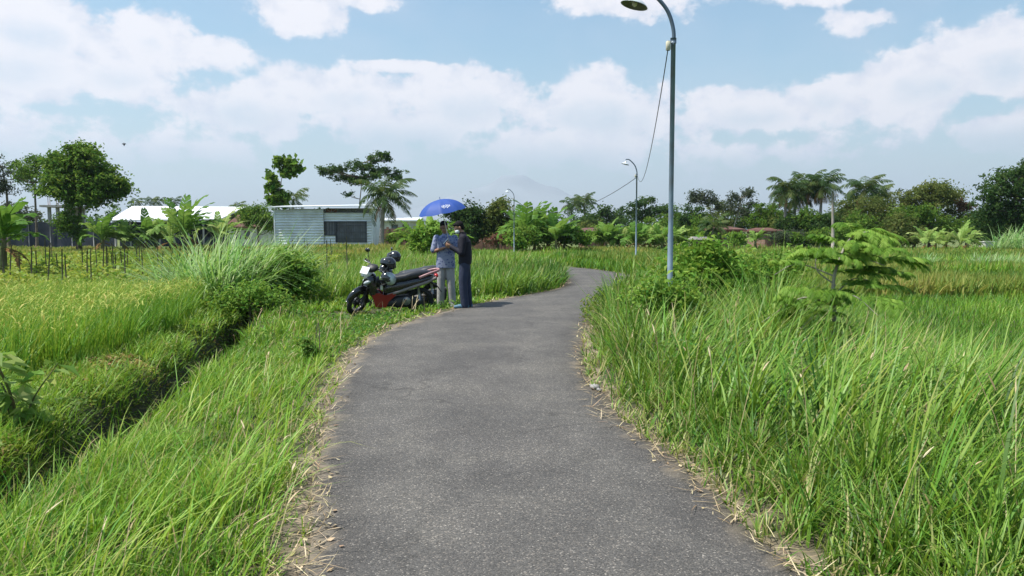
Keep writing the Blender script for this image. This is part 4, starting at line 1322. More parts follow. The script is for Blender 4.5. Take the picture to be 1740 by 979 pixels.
def tree(name, label, D, px, blobs, leaf, bark=None, n=5000, size=0.22, clump=0.45, trunk_r=0.14, fork=None, group=None, cat='tree', gap=0.3, up=0.5, asp=0.55, lean=0.0, branches=12, zbase=-0.3, per=None, jitter=0.2):
    base = (x_at(px, D), D, zbase)
    root = thing(name, label, cat, base, group=group)
    bl = px_blobs(blobs, D, base)
    mb = MB()
    cc = crown_leaves(mb, bl, n, size, clump, up, asp, gap, per=per, jitter=jitter)
    top = max(b[2] for b in bl)
    low = min(b[2] - b[5] for b in bl)
    fz = fork if fork is not None else max(0.5, low + 0.1 * (top - low))
    cx = np.mean([b[0] for b in bl])
    mt = MB()
    hz_ = top - 0.2 * (top - low)
    path = np.array([(0, 0, -0.1), (lean * 0.3 + 0.02, 0, fz * 0.5), (lean * 0.6, 0.03, fz), (cx * 0.6 + lean * 0.4, 0, (fz + hz_) / 2), (cx, 0, hz_)])
    path = catmull(path, 4)
    tube(mt, path, np.linspace(trunk_r, trunk_r * 0.25, len(path)) * np.concatenate([[1.35, 1.15], np.ones(len(path) - 2)]), 8)
    sel = cc[rng.choice(len(cc), min(branches, len(cc)), replace=False)]
    lobes = [cc[np.argmin(((cc - np.array(b[:3])) ** 2).sum(1))] for b in bl]
    limbs(mt, path[len(path) // 3:], list(sel) + lobes, trunk_r * 0.38)
    mt.build('trunk', bark or M_bark, root)
    mb.build('crown', leaf, root, smooth=False)
    return root


def frond(mb, p0, az, el0, L, droop, nl=18, leaf=0.55, w=0.05, hang=0.6, wind=(0.25, 0, 0), Rv=0.5):
    """feather leaf: a curved rachis with two rows of leaflets"""
    t = np.linspace(0, 1, nl + 1)
    th = el0 - droop * t ** 1.3
    d = np.stack([np.cos(th) * np.cos(az), np.cos(th) * np.sin(az), np.sin(th)], 1) + np.outer(t, wind)
    d = unit(d)
    P = p0 + np.concatenate([[np.zeros(3)], np.cumsum(d[:-1] * L / nl, 0)])
    side = np.array([-np.sin(az), np.cos(az), 0.0])
    tube(mb, P[::3] if nl % 3 == 0 else P, np.linspace(0.03, 0.008, len(P[::3]) if nl % 3 == 0 else len(P)) * (L / 3), 4, cap=False, col=(min(1, Rv + 0.35), 0.5, 0.5, 1))
    q = P[2:]
    dd = d[2:]
    tt = t[2:]
    ll = leaf * (0.35 + 1.1 * np.sin(np.pi * np.clip(tt * 0.9 + 0.08, 0, 1)) ** 0.8)
    for s in (-1, 1):
        out = unit(dd * 0.55 + s * side[None] * 0.8 + np.array([0, 0, -hang])[None] * (0.5 + rng.random((len(q), 1))) + np.outer(np.ones(len(q)), wind) * 0.8)
        mid = q + out * ll[:, None] * 0.55
        tip = q + out * ll[:, None] + np.array([0, 0, -0.25])[None] * ll[:, None] * hang
        ww = unit(dd) * w * 0.5
        V = np.stack([q - ww * 0.6, q + ww * 0.6, mid + ww, mid - ww, tip], 1)
        n = len(q)
        f = [(np.arange(n) * 5)[:, None] + np.array([0, 1, 2, 3])[None], (np.arange(n) * 5)[:, None] + np.array([3, 2, 4])[None]]
        c = np.ones((n, 5, 4)) * 0.5
        c[:, :, 0] = np.clip(Rv + rng.normal(0, 0.12, n), 0, 1)[:, None]
        mb.add(V.reshape(-1, 3), f, c.reshape(-1, 4))
    return P


def palm(label, D, px, py_crown, L=3.0, n=22, leaf=T_palm, group=None, lean=0.3, trunk_r=0.13, nl=18, zbase=-0.3, wind=(0.3, 0.0, 0.0), name='coconut_palm', leaf_len=0.62, w=0.11, dead=4, px_base=None):
    base = (x_at(px if px_base is None else px_base, D), D, zbase)
    root = thing(name, label, 'palm', base, group=group)
    top = np.array([x_at(px, D) - base[0], 0, z_at(py_crown, D) - zbase])
    s = np.linspace(0, 1, 8)[:, None]
    mid = np.array([top[0] * 0.2 - lean, 0.1, top[2] * 0.5])
    path = 2 * s * (1 - s) * mid + s ** 2 * top
    mt = MB(); tube(mt, path, np.linspace(trunk_r * 1.4, trunk_r * 0.85, 8), 8)
    mt.build('trunk', M_bark_pale, root)
    mb = MB()
    for k in range(n):
        a = 2 * np.pi * k * 0.381966 * 1.0 + rng.normal(0, 0.15)
        e = 1.25 - 1.75 * (k / n) + rng.normal(0, 0.1)
        frond(mb, top + np.array([0, 0, 0.1]), a, e, L * rng.uniform(0.85, 1.1), 1.1 + 0.5 * rng.random(), nl, leaf_len, w, 0.55, wind, np.clip(rng.normal(0.45, 0.2), 0, 1))
    mb.build('crown', leaf, root, smooth=False)
    if dead:
        mb = MB()
        for k in range(dead):
            frond(mb, top - np.array([0, 0, 0.1]), rng.uniform(0, 6.28), -0.7, L * 0.75, 0.9, 12, leaf_len * 0.7, w, 1.0, (0.1, 0, 0), rng.random())
        mb.build('dead_fronds', M_dry_leaf, root, smooth=False)
    return root


def banana_leaf(mb, p0, az, el0, L, W, droop, wind, Rv, nu=11, torn=0.35):
    t = np.linspace(0, 1, nu)
    th = el0 - droop * t ** 1.5
    d = np.stack([np.cos(th) * np.cos(az), np.cos(th) * np.sin(az), np.sin(th)], 1) + np.outer(t ** 1.2, wind)
    d = unit(d)
    P = p0 + np.concatenate([[np.zeros(3)], np.cumsum(d[:-1] * L / (nu - 1), 0)])
    side = unit(np.cross(d, np.array([0, 0, 1.0]) + 0.01))
    nrm = np.cross(side, d)
    wid = W * 0.5 * np.clip(np.sin(np.pi * np.clip(t * 0.96 + 0.02, 0, 1)) ** 0.55, 0.04, 1) * (t > 0.12) + 0.01
    # petiole and midrib
    tube(mb, P, np.linspace(0.035, 0.008, nu), 5, cap=False, col=(min(1, Rv + 0.35), .5, .5, 1))
    for s in (-1, 1):
        for i in range(1, nu - 1):
            g = torn * rng.random() * 0.5
            fold = rng.uniform(-0.15, 0.55)
            a, b = P[i], P[i + 1] * (1 - g) + P[i] * g
            sag = -nrm[i] * fold * wid[i] + np.array(wind) * 0.25 * wid[i]
            oa, ob = s * side[i] * wid[i], s * side[i] * (wid[i + 1] * (1 - g) + wid[i] * g)
            q = np.array([a, b, b + ob * 0.55 + sag * 0.25 + d[i] * 0.06 * L, b + ob + sag + d[i] * 0.1 * L, a + oa + sag + d[i] * 0.1 * L, a + oa * 0.55 + sag * 0.25 + d[i] * 0.06 * L])
            c = np.ones((6, 4)) * 0.5; c[:, 0] = np.clip(Rv + rng.normal(0, 0.08), 0, 1)
            mb.add(q, np.array([(0, 1, 2, 5), (5, 2, 3, 4)]) if s > 0 else np.array([(1, 0, 5, 2), (2, 5, 4, 3)]), c)


def banana(label, D, px, py_top, stem_h=None, n=9, leaf=T_banana, group=None, wind=(0.35, 0, 0), zbase=-0.3, dead=2, torn=0.35, W=0.55, nu=11, spread=1.0):
    base = (x_at(px, D), D, zbase)
    H = z_at(py_top, D) - zbase
    root = thing('banana_plant', label, 'banana plant', base, group=group)
    sh = stem_h if stem_h else H * 0.36
    L = (H - sh) * 1.2
    mt = MB()
    tube(mt, np.array([(0, 0, -0.1), (0.02, 0, sh * 0.5), (0.05, 0.01, sh), (0.06, 0.01, sh * 1.08)]), [0.13, 0.11, 0.075, 0.04], 8)
    mt.build('stem', M_stem, root)
    mb = MB()
    for k in range(n):
        a = 2 * np.pi * k * 0.381966 + rng.normal(0, 0.2)
        e = 1.42 - 0.85 * spread * (k / n) + rng.normal(0, 0.06)
        banana_leaf(mb, np.array([0.05, 0.01, sh * rng.uniform(0.9, 1.02)]), a, e, L * rng.uniform(0.8, 1.05), W * rng.uniform(0.8, 1.15), 0.6 + 1.3 * spread * (k / n) + rng.random() * 0.5, wind, np.clip(rng.normal(0.5, 0.18), 0, 1), nu, torn)
    mb.build('crown', leaf, root, smooth=False)
    if dead:
        mb = MB()
        for k in range(dead):
            banana_leaf(mb, np.array([0.03, 0, sh * 0.85]), rng.uniform(0, 6.28), -0.2, L * 0.6, W * 0.4, 1.3, (0.05, 0, 0), rng.random(), 8, 0.5)
        mb.build('dead_leaves', M_dry_leaf, root, smooth=False)
    return root


# -- left side, from the frame edge to the shed
tree('thin_crowned_tree', 'grey green thin crowned tree cut by the left frame edge', 78, 14, [(-10, 300, 30, 30), (-25, 270, 30, 18), (30, 285, 22, 14), (5, 320, 24, 16), (45, 300, 20, 12)], T_grey, n=3600, size=0.24, clump=0.5, trunk_r=0.16, gap=0.4)
tree('layered_tree', 'grey green open tree touching the left side of the big round tree', 74, 62, [(52, 285, 28, 10), (80, 278, 24, 11), (40, 300, 26, 10), (85, 300, 24, 11), (64, 272, 18, 8), (60, 322, 26, 10), (88, 322, 18, 9)], T_mid, n=3600, size=0.2, clump=0.4, trunk_r=0.13, gap=0.45)
tree('round_tree', 'big round green tree standing alone on the left', 58, 133, [(135, 290, 42, 34), (160, 275, 30, 26), (105, 270, 24, 18), (185, 310, 34, 26), (150, 325, 46, 28), (118, 315, 34, 30), (205, 322, 18, 16), (140, 258, 24, 12), (90, 292, 16, 20)], T_mid, n=15000, size=0.27, clump=0.4, trunk_r=0.26, fork=1.6, branches=34, gap=0.15, per=36, jitter=0.25)
tree('leafy_shrub', 'bushy green shrub at the foot of the big round tree', 57, 128, [(120, 375, 20, 26), (135, 395, 14, 22), (110, 388, 10, 14)], T_mid, n=1800, size=0.2, clump=0.3, trunk_r=0.05, cat='shrub', branches=6)
tree('back_tree', 'dark low tree before the concrete frame on the far left', 88, 40, [(30, 360, 28, 18), (60, 370, 26, 16), (10, 380, 26, 20), (-20, 365, 30, 22)], T_grey, n=3200, size=0.28, clump=0.5, trunk_r=0.12)
banana('large banana plant with broad bright leaves at the left frame edge', 24, 2, 340, stem_h=1.55, n=10, W=0.6, wind=(0.3, 0, -0.05), torn=0.06, nu=13)
for i, (px, py) in enumerate([(172, 358), (208, 374), (248, 362), (262, 374)]):
    banana('young windblown banana plant below the white warehouse roof', 56 + i, px, py, n=13, leaf=T_banana_pale if i % 2 else T_banana, wind=(0.6, 0, 0.15), group='small banana plants below the white roof', W=0.75, torn=0.5)
banana('tallest windblown banana plant before the white warehouse roof', 55, 312, 331, n=15, wind=(0.7, 0, 0.25), W=0.9, torn=0.6)
banana('banana plant with a yellowed drooping leaf before the white roof', 57, 288, 358, n=12, leaf=T_banana_pale, wind=(0.7, 0, 0), dead=5, torn=0.5)
banana('bright young banana plant at the right end of the white roof', 58, 372, 352, n=12, leaf=T_banana_pale, wind=(0.7, 0, 0), torn=0.3)
for px, py, D in ((232, 345, 210), (258, 343, 215), (272, 344, 218), (297, 343, 212), (90 + 315, 352, 205)):
    palm('tiny distant palm top showing above the roofs on the left', D, px, py, L=2.6, n=12, nl=9, group='distant palms above the left roofs', dead=0, w=0.22, leaf_len=0.8)
tree('bushy_tree', 'rounded bushy green tree left of the metal shed', 76, 438, [(440, 362, 24, 17), (425, 372, 16, 14), (455, 378, 18, 16), (415, 360, 12, 10)], T_mid, n=4200, size=0.2, clump=0.4, trunk_r=0.12)
tree('teak_tree', 'tall slender tree with large leaves and a bent top behind the shed', 68, 470, [(470, 340, 18, 16), (466, 318, 13, 16), (463, 300, 8, 12), (480, 335, 12, 16), (487, 292, 16, 8), (497, 279, 14, 9), (473, 276, 8, 9), (484, 270, 6, 5), (510, 272, 6, 4), (502, 288, 9, 6)], T_mid, n=950, size=0.5, clump=0.32, trunk_r=0.09, asp=0.65, per=8, branches=22, gap=0.5)
palm('small ragged palm peeping up behind the metal shed', 78, 500, 338, L=1.7, n=9, nl=12, dead=0)
tree('parasol_tree', 'tall flat topped tree with layered feathery crown above the shed roof', 88, 608,
     [(572, 289, 32, 7), (556, 292, 18, 6), (612, 283, 30, 9), (645, 268, 22, 8), (650, 262, 14, 5), (632, 290, 30, 8), (665, 292, 26, 7), (600, 302, 30, 6), (578, 302, 18, 5), (676, 303, 18, 4), (596, 330, 14, 4), (612, 310, 18, 5), (642, 300, 24, 6)],
     T_dark, n=6500, size=0.26, clump=0.32, trunk_r=0.12, fork=3.0, branches=30, up=1.0, gap=0.2)
palm('coconut palm with windswept fronds at the right corner of the metal shed', 58, 655, 335, L=2.5, n=24, lean=0.1, trunk_r=0.14, px_base=648, wind=(0.35, 0, 0), leaf_len=0.5)
tree('leafy_bush', 'low bush beneath the coconut palm beside the brick wall', 62, 690, [(690, 402, 22, 10), (715, 405, 16, 9), (668, 405, 14, 8)], T_mid, n=1800, size=0.18, clump=0.3, trunk_r=0.05, cat='shrub', branches=5)
for i, (px, py, D) in enumerate([(712, 366, 40), (733, 360, 41), (752, 372, 42)]):
    banana('bright leafy banana sucker just behind the two men', D, px, py, stem_h=0.8, n=9, leaf=T_bright, wind=(0.3, 0, 0), group='banana suckers behind the two men', W=0.4, torn=0.2)
tree('hedge_bush', 'bright leafy bush behind the man in the patterned shirt', 38, 726, [(722, 405, 24, 22), (745, 400, 20, 24), (708, 415, 14, 16)], T_bright, n=2200, size=0.24, clump=0.25, trunk_r=0.04, cat='shrub', asp=0.35, branches=6)
# -- dark trees behind the men up to the third lamp post
tree('dark_broad_tree', 'dark broadleaved tree right of the blue umbrella', 66, 792, [(785, 372, 26, 24), (805, 364, 20, 20), (770, 362, 18, 16), (795, 395, 30, 20), (818, 385, 14, 22)], T_dark, n=5200, size=0.26, clump=0.42, trunk_r=0.15)
tree('olive_tree', 'olive green rounded tree left of the third lamp post', 66, 846, [(850, 362, 22, 22), (838, 378, 18, 20), (862, 385, 16, 22), (855, 345, 12, 8), (845, 402, 24, 16)], T_olive, n=5200, size=0.24, clump=0.4, trunk_r=0.14)
tree('red_tipped_shrub', 'shrub with reddish leaves at the foot of the olive tree', 62, 852, [(850, 405, 18, 7), (832, 408, 12, 6)], foliage('reddish_leaves', [(0.0, (0.07, 0.08, 0.03)), (0.5, (0.22, 0.10, 0.07)), (1.0, (0.36, 0.15, 0.11))], 0.3), n=900, size=0.2, clump=0.25, trunk_r=0.04, cat='shrub', branches=4)
for i, (px, py, D) in enumerate([(892, 345, 60), (908, 342, 62), (930, 352, 61), (944, 360, 58), (880, 362, 64), (958, 375, 60)]):
    banana('tall dark banana plant in the big clump right of the third lamp post', D, px, py, n=13, leaf=T_banana, wind=(0.25, 0, 0.1), group='tall banana clump right of the third lamp post', W=0.9, torn=0.45)
for i, (px, w_, py) in enumerate([(925, 20, 395), (958, 18, 398), (985, 20, 400), (900, 18, 400), (873, 14, 404)]):
    tree('understorey_shrub', 'low green shrub under the banana clump', 60 - i * 0.8, px, [(px, py, w_, 14), (px + 8, py + 8, w_ * 0.8, 10)], T_mid if i % 2 else T_bright, n=1400, size=0.2, clump=0.3, trunk_r=0.04, cat='shrub', group='low shrubs under the tall banana clump', branches=5)
palm('left one of the twin distant coconut palms over the bend', 128, 972, 349, L=2.4, n=16, nl=15, dead=0, w=0.14, trunk_r=0.14)
palm('taller right one of the twin distant coconut palms over the bend', 130, 992, 344, L=2.6, n=16, nl=15, dead=0, w=0.14, trunk_r=0.14, lean=-0.3)
tree('distant_tree', 'hazy distant dark tree right of the twin palms', 125, 1030, [(1028, 362, 14, 12), (1010, 372, 18, 10), (1045, 370, 18, 14), (990, 378, 16, 9)], T_dark, n=2600, size=0.4, clump=0.6, trunk_r=0.16)
tree('layered_distant_tree', 'distant tree with flat layered crown behind the second lamp post', 120, 1090, [(1080, 348, 24, 6), (1100, 340, 18, 6), (1068, 358, 18, 7), (1112, 355, 22, 8), (1092, 366, 30, 10), (1128, 362, 16, 12)], T_dark, n=3600, size=0.36, clump=0.5, trunk_r=0.16, up=1.0)
for i, (px, py, D) in enumerate([(1030, 374, 66), (1058, 380, 66), (1080, 374, 64), (1103, 376, 66), (1124, 378, 63), (1145, 380, 65)]):
    banana('pale leaved banana plant in the row near the second lamp post', D, px, py, n=13, leaf=T_banana_pale if i % 2 else T_banana, wind=(0.3, 0, 0.1), group='row of banana plants near the second lamp post', W=0.75, torn=0.4, dead=3)
for i, (px, py) in enumerate([(1012, 402), (1046, 404), (1078, 404), (1112, 402), (1140, 402), (1165, 400)]):
    tree('row_shrub', 'low green shrub along the banana row', 67 + i * 0.4, px, [(px, py, 20, 12), (px + 9, py - 6, 14, 10)], T_mid if i % 2 else T_bright, n=1400, size=0.2, clump=0.3, trunk_r=0.04, cat='shrub', group='low shrubs along the banana row', branches=5)
# -- right side
tree('rounded_dark_tree', 'rounded dark tree just right of the near lamp post', 96, 1178, [(1178, 368, 20, 18), (1192, 378, 16, 16), (1162, 380, 16, 14)], T_dark, n=3200, size=0.3, clump=0.45, trunk_r=0.15)
tree('airy_tree', 'airy pale branched tree with sparse crown right of the near lamp post', 90, 1212, [(1190, 332, 20, 10), (1205, 342, 14, 9), (1180, 340, 10, 8), (1222, 352, 10, 8)], T_grey, M_bark_pale, n=1700, size=0.24, clump=0.4, trunk_r=0.13, branches=20, gap=0.5, fork=3.2)
tree('sparse_tree', 'sparse wide tree with thin silvery twigs before the brick house', 90, 1248, [(1248, 338, 18, 12), (1270, 328, 14, 10), (1240, 352, 18, 9), (1278, 345, 12, 10), (1258, 362, 20, 8)], T_grey, M_bark_pale, n=2300, size=0.22, clump=0.42, trunk_r=0.14, branches=26, gap=0.5, fork=2.4)
tree('green_dome_tree', 'dome shaped green tree between the sparse tree and the palm group', 88, 1298, [(1296, 362, 20, 14), (1312, 372, 16, 16), (1282, 374, 14, 12), (1300, 385, 26, 12)], T_mid, n=3200, size=0.26, clump=0.42, trunk_r=0.14)
palm('short bushy palm with stiff fronds near the small pump hut', 66, 1214, 388, L=1.7, n=18, nl=15, dead=3, trunk_r=0.16, leaf_len=0.35, wind=(0.1, 0, 0))
for i, (px, py, D) in enumerate([(1336, 322, 84), (1372, 318, 86), (1396, 316, 84), (1352, 332, 88)]):
    palm('tall coconut palm in the dense group at right', D, px, py, L=2.6, n=24, group='dense group of coconut palms at right', trunk_r=0.15, nl=18, dead=7, wind=(0.15, 0, 0))
for i, (px, py, rx, ry, lf) in enumerate([(1335, 385, 26, 22, T_dark), (1372, 375, 24, 24, T_mid), (1400, 385, 22, 24, T_dark), (1352, 402, 22, 12, T_grey), (1395, 402, 26, 14, T_mid)]):
    tree('palm_grove_bush', ['dark bush at the foot of the coconut palm group, left side', 'tall green bush among the palm trunks', 'dark bush right of the palm trunks beside the dead trunk', 'grey green low bush in front of the palm group', 'green low bush in front of the dead trunk'][i], 82 - i, px, [(px, py, rx, ry), (px + 10, py + 10, rx * 0.7, ry * 0.7), (px - 12, py + 6, rx * 0.6, ry * 0.6)], lf, n=3000, size=0.26, clump=0.4, trunk_r=0.08, cat='bush', branches=7)
banana('pale banana plant standing before the low red brick house', 62, 1283, 386, n=9, leaf=T_banana_pale, wind=(0.2, 0, 0), W=0.45, torn=0.2, stem_h=1.0)
for i, (px, py) in enumerate([(1205, 404), (1250, 405), (1320, 404), (1340, 404)]):
    tree('field_edge_shrub', 'leafy shrub along the far edge of the right paddies', 68 + i, px, [(px, py, 18, 11), (px + 10, py + 2, 12, 8)], [T_bright, T_bright, T_grey, T_mid][i], n=1300, size=0.2, clump=0.3, trunk_r=0.04, cat='shrub', group='shrubs along the far edge of the right paddies', branches=5)
for i, (px, py, rx, ry, D) in enumerate([(1160, 392, 26, 18, 100), (1225, 378, 30, 20, 102), (1262, 384, 26, 18, 104), (1320, 368, 24, 20, 100), (1430, 372, 24, 26, 96), (1448, 356, 18, 14, 98), (1200, 394, 28, 14, 84), (1330, 398, 30, 14, 84),
                                          (1420, 395, 26, 16, 88), (1460, 392, 30, 18, 76), (1530, 395, 34, 18, 74), (1680, 385, 30, 24, 76), (1140, 372, 22, 14, 118), (1005, 392, 24, 14, 100), (1060, 388, 30, 14, 104), (1115, 386, 30, 15, 102)]):
    tree('mixed_tree', 'mid green tree filling the band of trees behind the right paddies', D, px, [(px, py - (9 if px > 1150 else 3), rx, ry + (8 if px > 1150 else 3)), (px + rx * 0.6, py + 1, rx * 0.7, ry * 0.75), (px - rx * 0.6, py + 6, rx * 0.6, ry * 0.7), (px, 405, rx * 1.2, 12)], [T_mid, T_olive, T_dark][i % 3], n=3400, size=0.27, clump=0.42, trunk_r=0.12, group='mixed trees behind the right paddies', branches=8)
# dead trunk
D = 62
t = thing('dead_trunk', 'bare pale dead tree trunk right of the coconut palm group', 'tree', (x_at(1416, D), D, -0.3))
mb = MB()
hh = z_at(327, D) + 0.3
tube(mb, [(0, 0, -0.1), (-0.03, 0, hh * 0.4), (-0.1, 0, hh * 0.75), (-0.12, 0, hh)], [0.14, 0.12, 0.1, 0.06], 8)
mb.build('trunk', M_bark_pale, t)
mb = MB(); tube(mb, [(-0.1, 0, hh * 0.93), (0.25, 0.05, hh * 0.97), (0.42, 0.05, hh * 0.94)], [0.035, 0.02, 0.01], 5); mb.build('branch', M_bark_pale, t); mb = MB(); tube(mb, [(-0.03, 0, hh * 0.3), (-0.4, 0.1, hh * 0.36)], [0.03, 0.01], 5); mb.build('branch', M_bark_pale, t)
palm('lone coconut palm rising over green trees right of the dead trunk', 86, 1468, 322, L=2.7, n=22, trunk_r=0.14, wind=(0.1, 0, 0), dead=4)
palm('lower coconut palm beside the lone palm', 88, 1492, 332, L=2.3, n=16, trunk_r=0.13, wind=(0.1, 0, 0), dead=3)
tree('yellowish_tree', 'yellowish green bushy tree below the lone coconut palm', 80, 1480, [(1470, 350, 26, 16), (1500, 350, 20, 16), (1485, 375, 34, 22), (1450, 375, 18, 20), (1515, 378, 20, 24)], T_olive, n=6500, size=0.24, clump=0.4, trunk_r=0.15)
tree('wide_canopy_tree', 'wide domed green tree in the right treeline', 84, 1580, [(1575, 330, 46, 22), (1545, 345, 36, 24), (1610, 345, 36, 24), (1590, 320, 26, 14), (1560, 372, 50, 26), (1630, 370, 28, 24)], T_olive, n=12000, size=0.26, clump=0.42, trunk_r=0.22, branches=20)
tree('mottled_tree', 'mottled green tree in front of the wide domed tree', 78, 1555, [(1530, 370, 26, 22), (1560, 362, 22, 18), (1585, 378, 26, 22), (1612, 388, 24, 18), (1640, 385, 22, 20)], T_mid, n=6500, size=0.24, clump=0.4, trunk_r=0.15)
tree('reddish_tree', 'small tree with reddish brown leaves between the big right trees', 82, 1642, [(1640, 352, 12, 10), (1628, 345, 8, 6)], foliage('brownish_leaves', [(0.0, (0.08, 0.055, 0.03)), (1.0, (0.19, 0.11, 0.06))], 0.3), n=700, size=0.24, clump=0.3, trunk_r=0.08, branches=5)
tree('large_dark_tree', 'large dark tree at the right frame edge', 68, 1725, [(1725, 315, 46, 34), (1690, 330, 30, 26), (1745, 290, 36, 20), (1770, 330, 60, 50), (1700, 365, 44, 32), (1680, 350, 20, 22), (1740, 385, 50, 30)], T_dark, n=13000, size=0.27, clump=0.42, trunk_r=0.3, branches=22, fork=2.2)
for i, (px, py, D) in enumerate([(1572, 382, 62), (1590, 386, 64), (1608, 392, 63), (1632, 374, 62), (1645, 388, 64)]):
    banana('pale banana plant at the far edge of the right paddies', D, px, py, n=9, leaf=T_banana_pale, wind=(0.15, 0, 0.1), group='banana plants at the far edge of the right paddies', W=0.6, torn=0.4, stem_h=0.8, dead=3)
for i, (px, py) in enumerate([(1440, 400), (1500, 402), (1535, 404), (1665, 400), (1720, 398)]):
    tree('treeline_shrub', 'dark shrub filling the foot of the right treeline', 74 + i, px, [(px, py, 26, 14), (px + 16, py + 2, 18, 12)], T_dark if i % 2 else T_mid, n=1600, size=0.24, clump=0.35, trunk_r=0.05, cat='shrub', group='dark shrubs at the foot of the right treeline', branches=5)

# -- a far low wood closing the view
mb = MB()
bl = []
for k in range(230):
    px = rng.uniform(-250, 2000)
    D = rng.uniform(140, 230)
    hh = (5.2 + 3.5 * vnoise(px / 90, 0.5, 7)) * rng.uniform(0.6, 1.1)
    if 620 < px < 980: hh *= 0.7
    if 200 < px < 460: hh *= 0.62
    rr = rng.uniform(2.2, 4.5)
    bl.append((x_at(px, D), D, hh * 0.45, rr, rr, hh * 0.55))
crown_leaves(mb, bl, 42000, 0.62, 0.8, per=14)
tag(mb.build('distant_woodland', T_dark, smooth=False), 'low dark wood closing the horizon behind everything', 'woodland', kind='stuff')


# -- elephant grass clumps
def grass_clump(label, D, px, width, top, n, mat, group=None, wind=0.0, wmul=1.0, zb=None):
    x = x_at(px, D)
    zb = float(ground_z(np.array([x]), np.array([D]))[0]) if zb is None else zb
    root = thing('elephant_grass', label, 'grass clump', (x, D, zb), group=group)
    ang = rng.uniform(0, 6.28, n); rr = np.sqrt(rng.random(n)) * width
    b = np.stack([rr * np.cos(ang), rr * np.sin(ang) * 0.7, np.zeros(n)], 1)
    hh = top * rng.uniform(0.55, 1.15, n) * (1 - 0.25 * rr / width)
    az = np.where(rng.random(n) < 0.65, wind_az(n, 0.7), ang)
    mb = MB()
    blades(mb, b, hh, rng.uniform(0.012, 0.028, n) * wmul, az, rng.uniform(0.05, 0.4, n) + 0.15 * rr / width, rng.uniform(0.4, 1.9, n), 4, np.clip(rng.normal(0.5, 0.24, n), 0, 1), 0.35)
    mb.build('blades', mat, root)
    m2 = MB()
    for k in range(min(40, n // 20)):
        i = rng.integers(n)
        tube(m2, np.array([b[i], b[i] + [0.06, 0, hh[i] * 0.4], b[i] + [0.2, 0, hh[i] * 0.72]]), [0.012, 0.01, 0.006], 5)
    m2.build('canes', M_stem, root)
    return root


grass_clump('big silver green elephant grass clump leaning over the left ditch bank', 17.6, 365, 1.15, 2.35, 1700, M_silver, wmul=1.7)
grass_clump('elephant grass clump in front of the metal shed corner', 21.5, 452, 0.85, 2.3, 800, M_silver, wmul=1.8)
grass_clump('lone silvery grass clump in the right paddy', 38, 1575, 0.55, 1.15, 350, M_silver, wmul=1.6)
for px, D in ((1668, 37), (1700, 36), (1732, 37.5), (1765, 38)):
    grass_clump('tall silvery grass clump at the right edge of the paddy', D, px, 0.75, 1.2, 420, M_silver, 'tall silvery grass clumps at the right edge', wmul=1.6)
for px, D in ((1705, 60), (1728, 61), (1745, 59)):
    grass_clump('very tall pale cane clump before the large dark tree', D, px, 0.9, 3.0, 260, M_silver, 'very tall pale cane clumps at right', wmul=3.0, zb=-0.3)

# -- feathery shrub right of the elephant grass
tree('feathery_shrub', 'bright feathery shrub between the elephant grass and the verge', 17.8, 490, [(482, 452, 40, 26), (515, 462, 28, 22), (455, 470, 34, 24), (500, 482, 34, 18)], T_bright, n=2300, size=0.16, clump=0.24, trunk_r=0.025, cat='shrub', branches=12, zbase=-0.25, asp=0.4, up=1.0)
tree('low_shrub', 'low green shrub on the ditch bank below the elephant grass', 15.2, 420, [(430, 498, 50, 16), (385, 512, 36, 12), (470, 510, 34, 10)], T_bright, n=1500, size=0.11, clump=0.22, trunk_r=0.02, cat='shrub', branches=8, zbase=-0.2, up=1.0, asp=0.35, jitter=0.6, per=12)
tree('verge_plant', 'dark green leafy weed on the left verge near the road edge', 9.4, 537, [(530, 605, 22, 22), (545, 615, 18, 16), (520, 590, 12, 14)], T_mid, n=900, size=0.07, clump=0.06, trunk_r=0.008, cat='plant', branches=10, zbase=-0.05, asp=0.35)

# -- shrub round the near lamp post
tree('scrambling_shrub', 'scrambling green shrub right of the near lamp post', 11.4, 1200, [(1185, 445, 40, 26), (1225, 455, 36, 28), (1170, 480, 50, 30), (1240, 490, 46, 30), (1205, 420, 22, 14)], T_bright, n=3000, size=0.1, clump=0.2, trunk_r=0.02, cat='shrub', branches=18, zbase=-0.1, jitter=0.5, per=14)
tree('yellow_green_shrub', 'bright yellow green shrub behind the feathery sapling', 12.8, 1290, [(1280, 455, 50, 22), (1320, 475, 40, 26), (1250, 475, 36, 22), (1345, 450, 26, 22)], T_bright, n=2600, size=0.1, clump=0.2, trunk_r=0.02, cat='shrub', branches=14, zbase=-0.2, asp=0.4, jitter=0.5, per=14)
tree('post_foot_shrub', 'light green leafy shrub hiding the foot of the near lamp post', 9.3, 1130, [(1130, 495, 44, 20), (1165, 505, 36, 20), (1100, 505, 30, 14)], T_bright, n=1500, size=0.085, clump=0.16, trunk_r=0.015, cat='shrub', branches=10, zbase=0.0, asp=0.4)


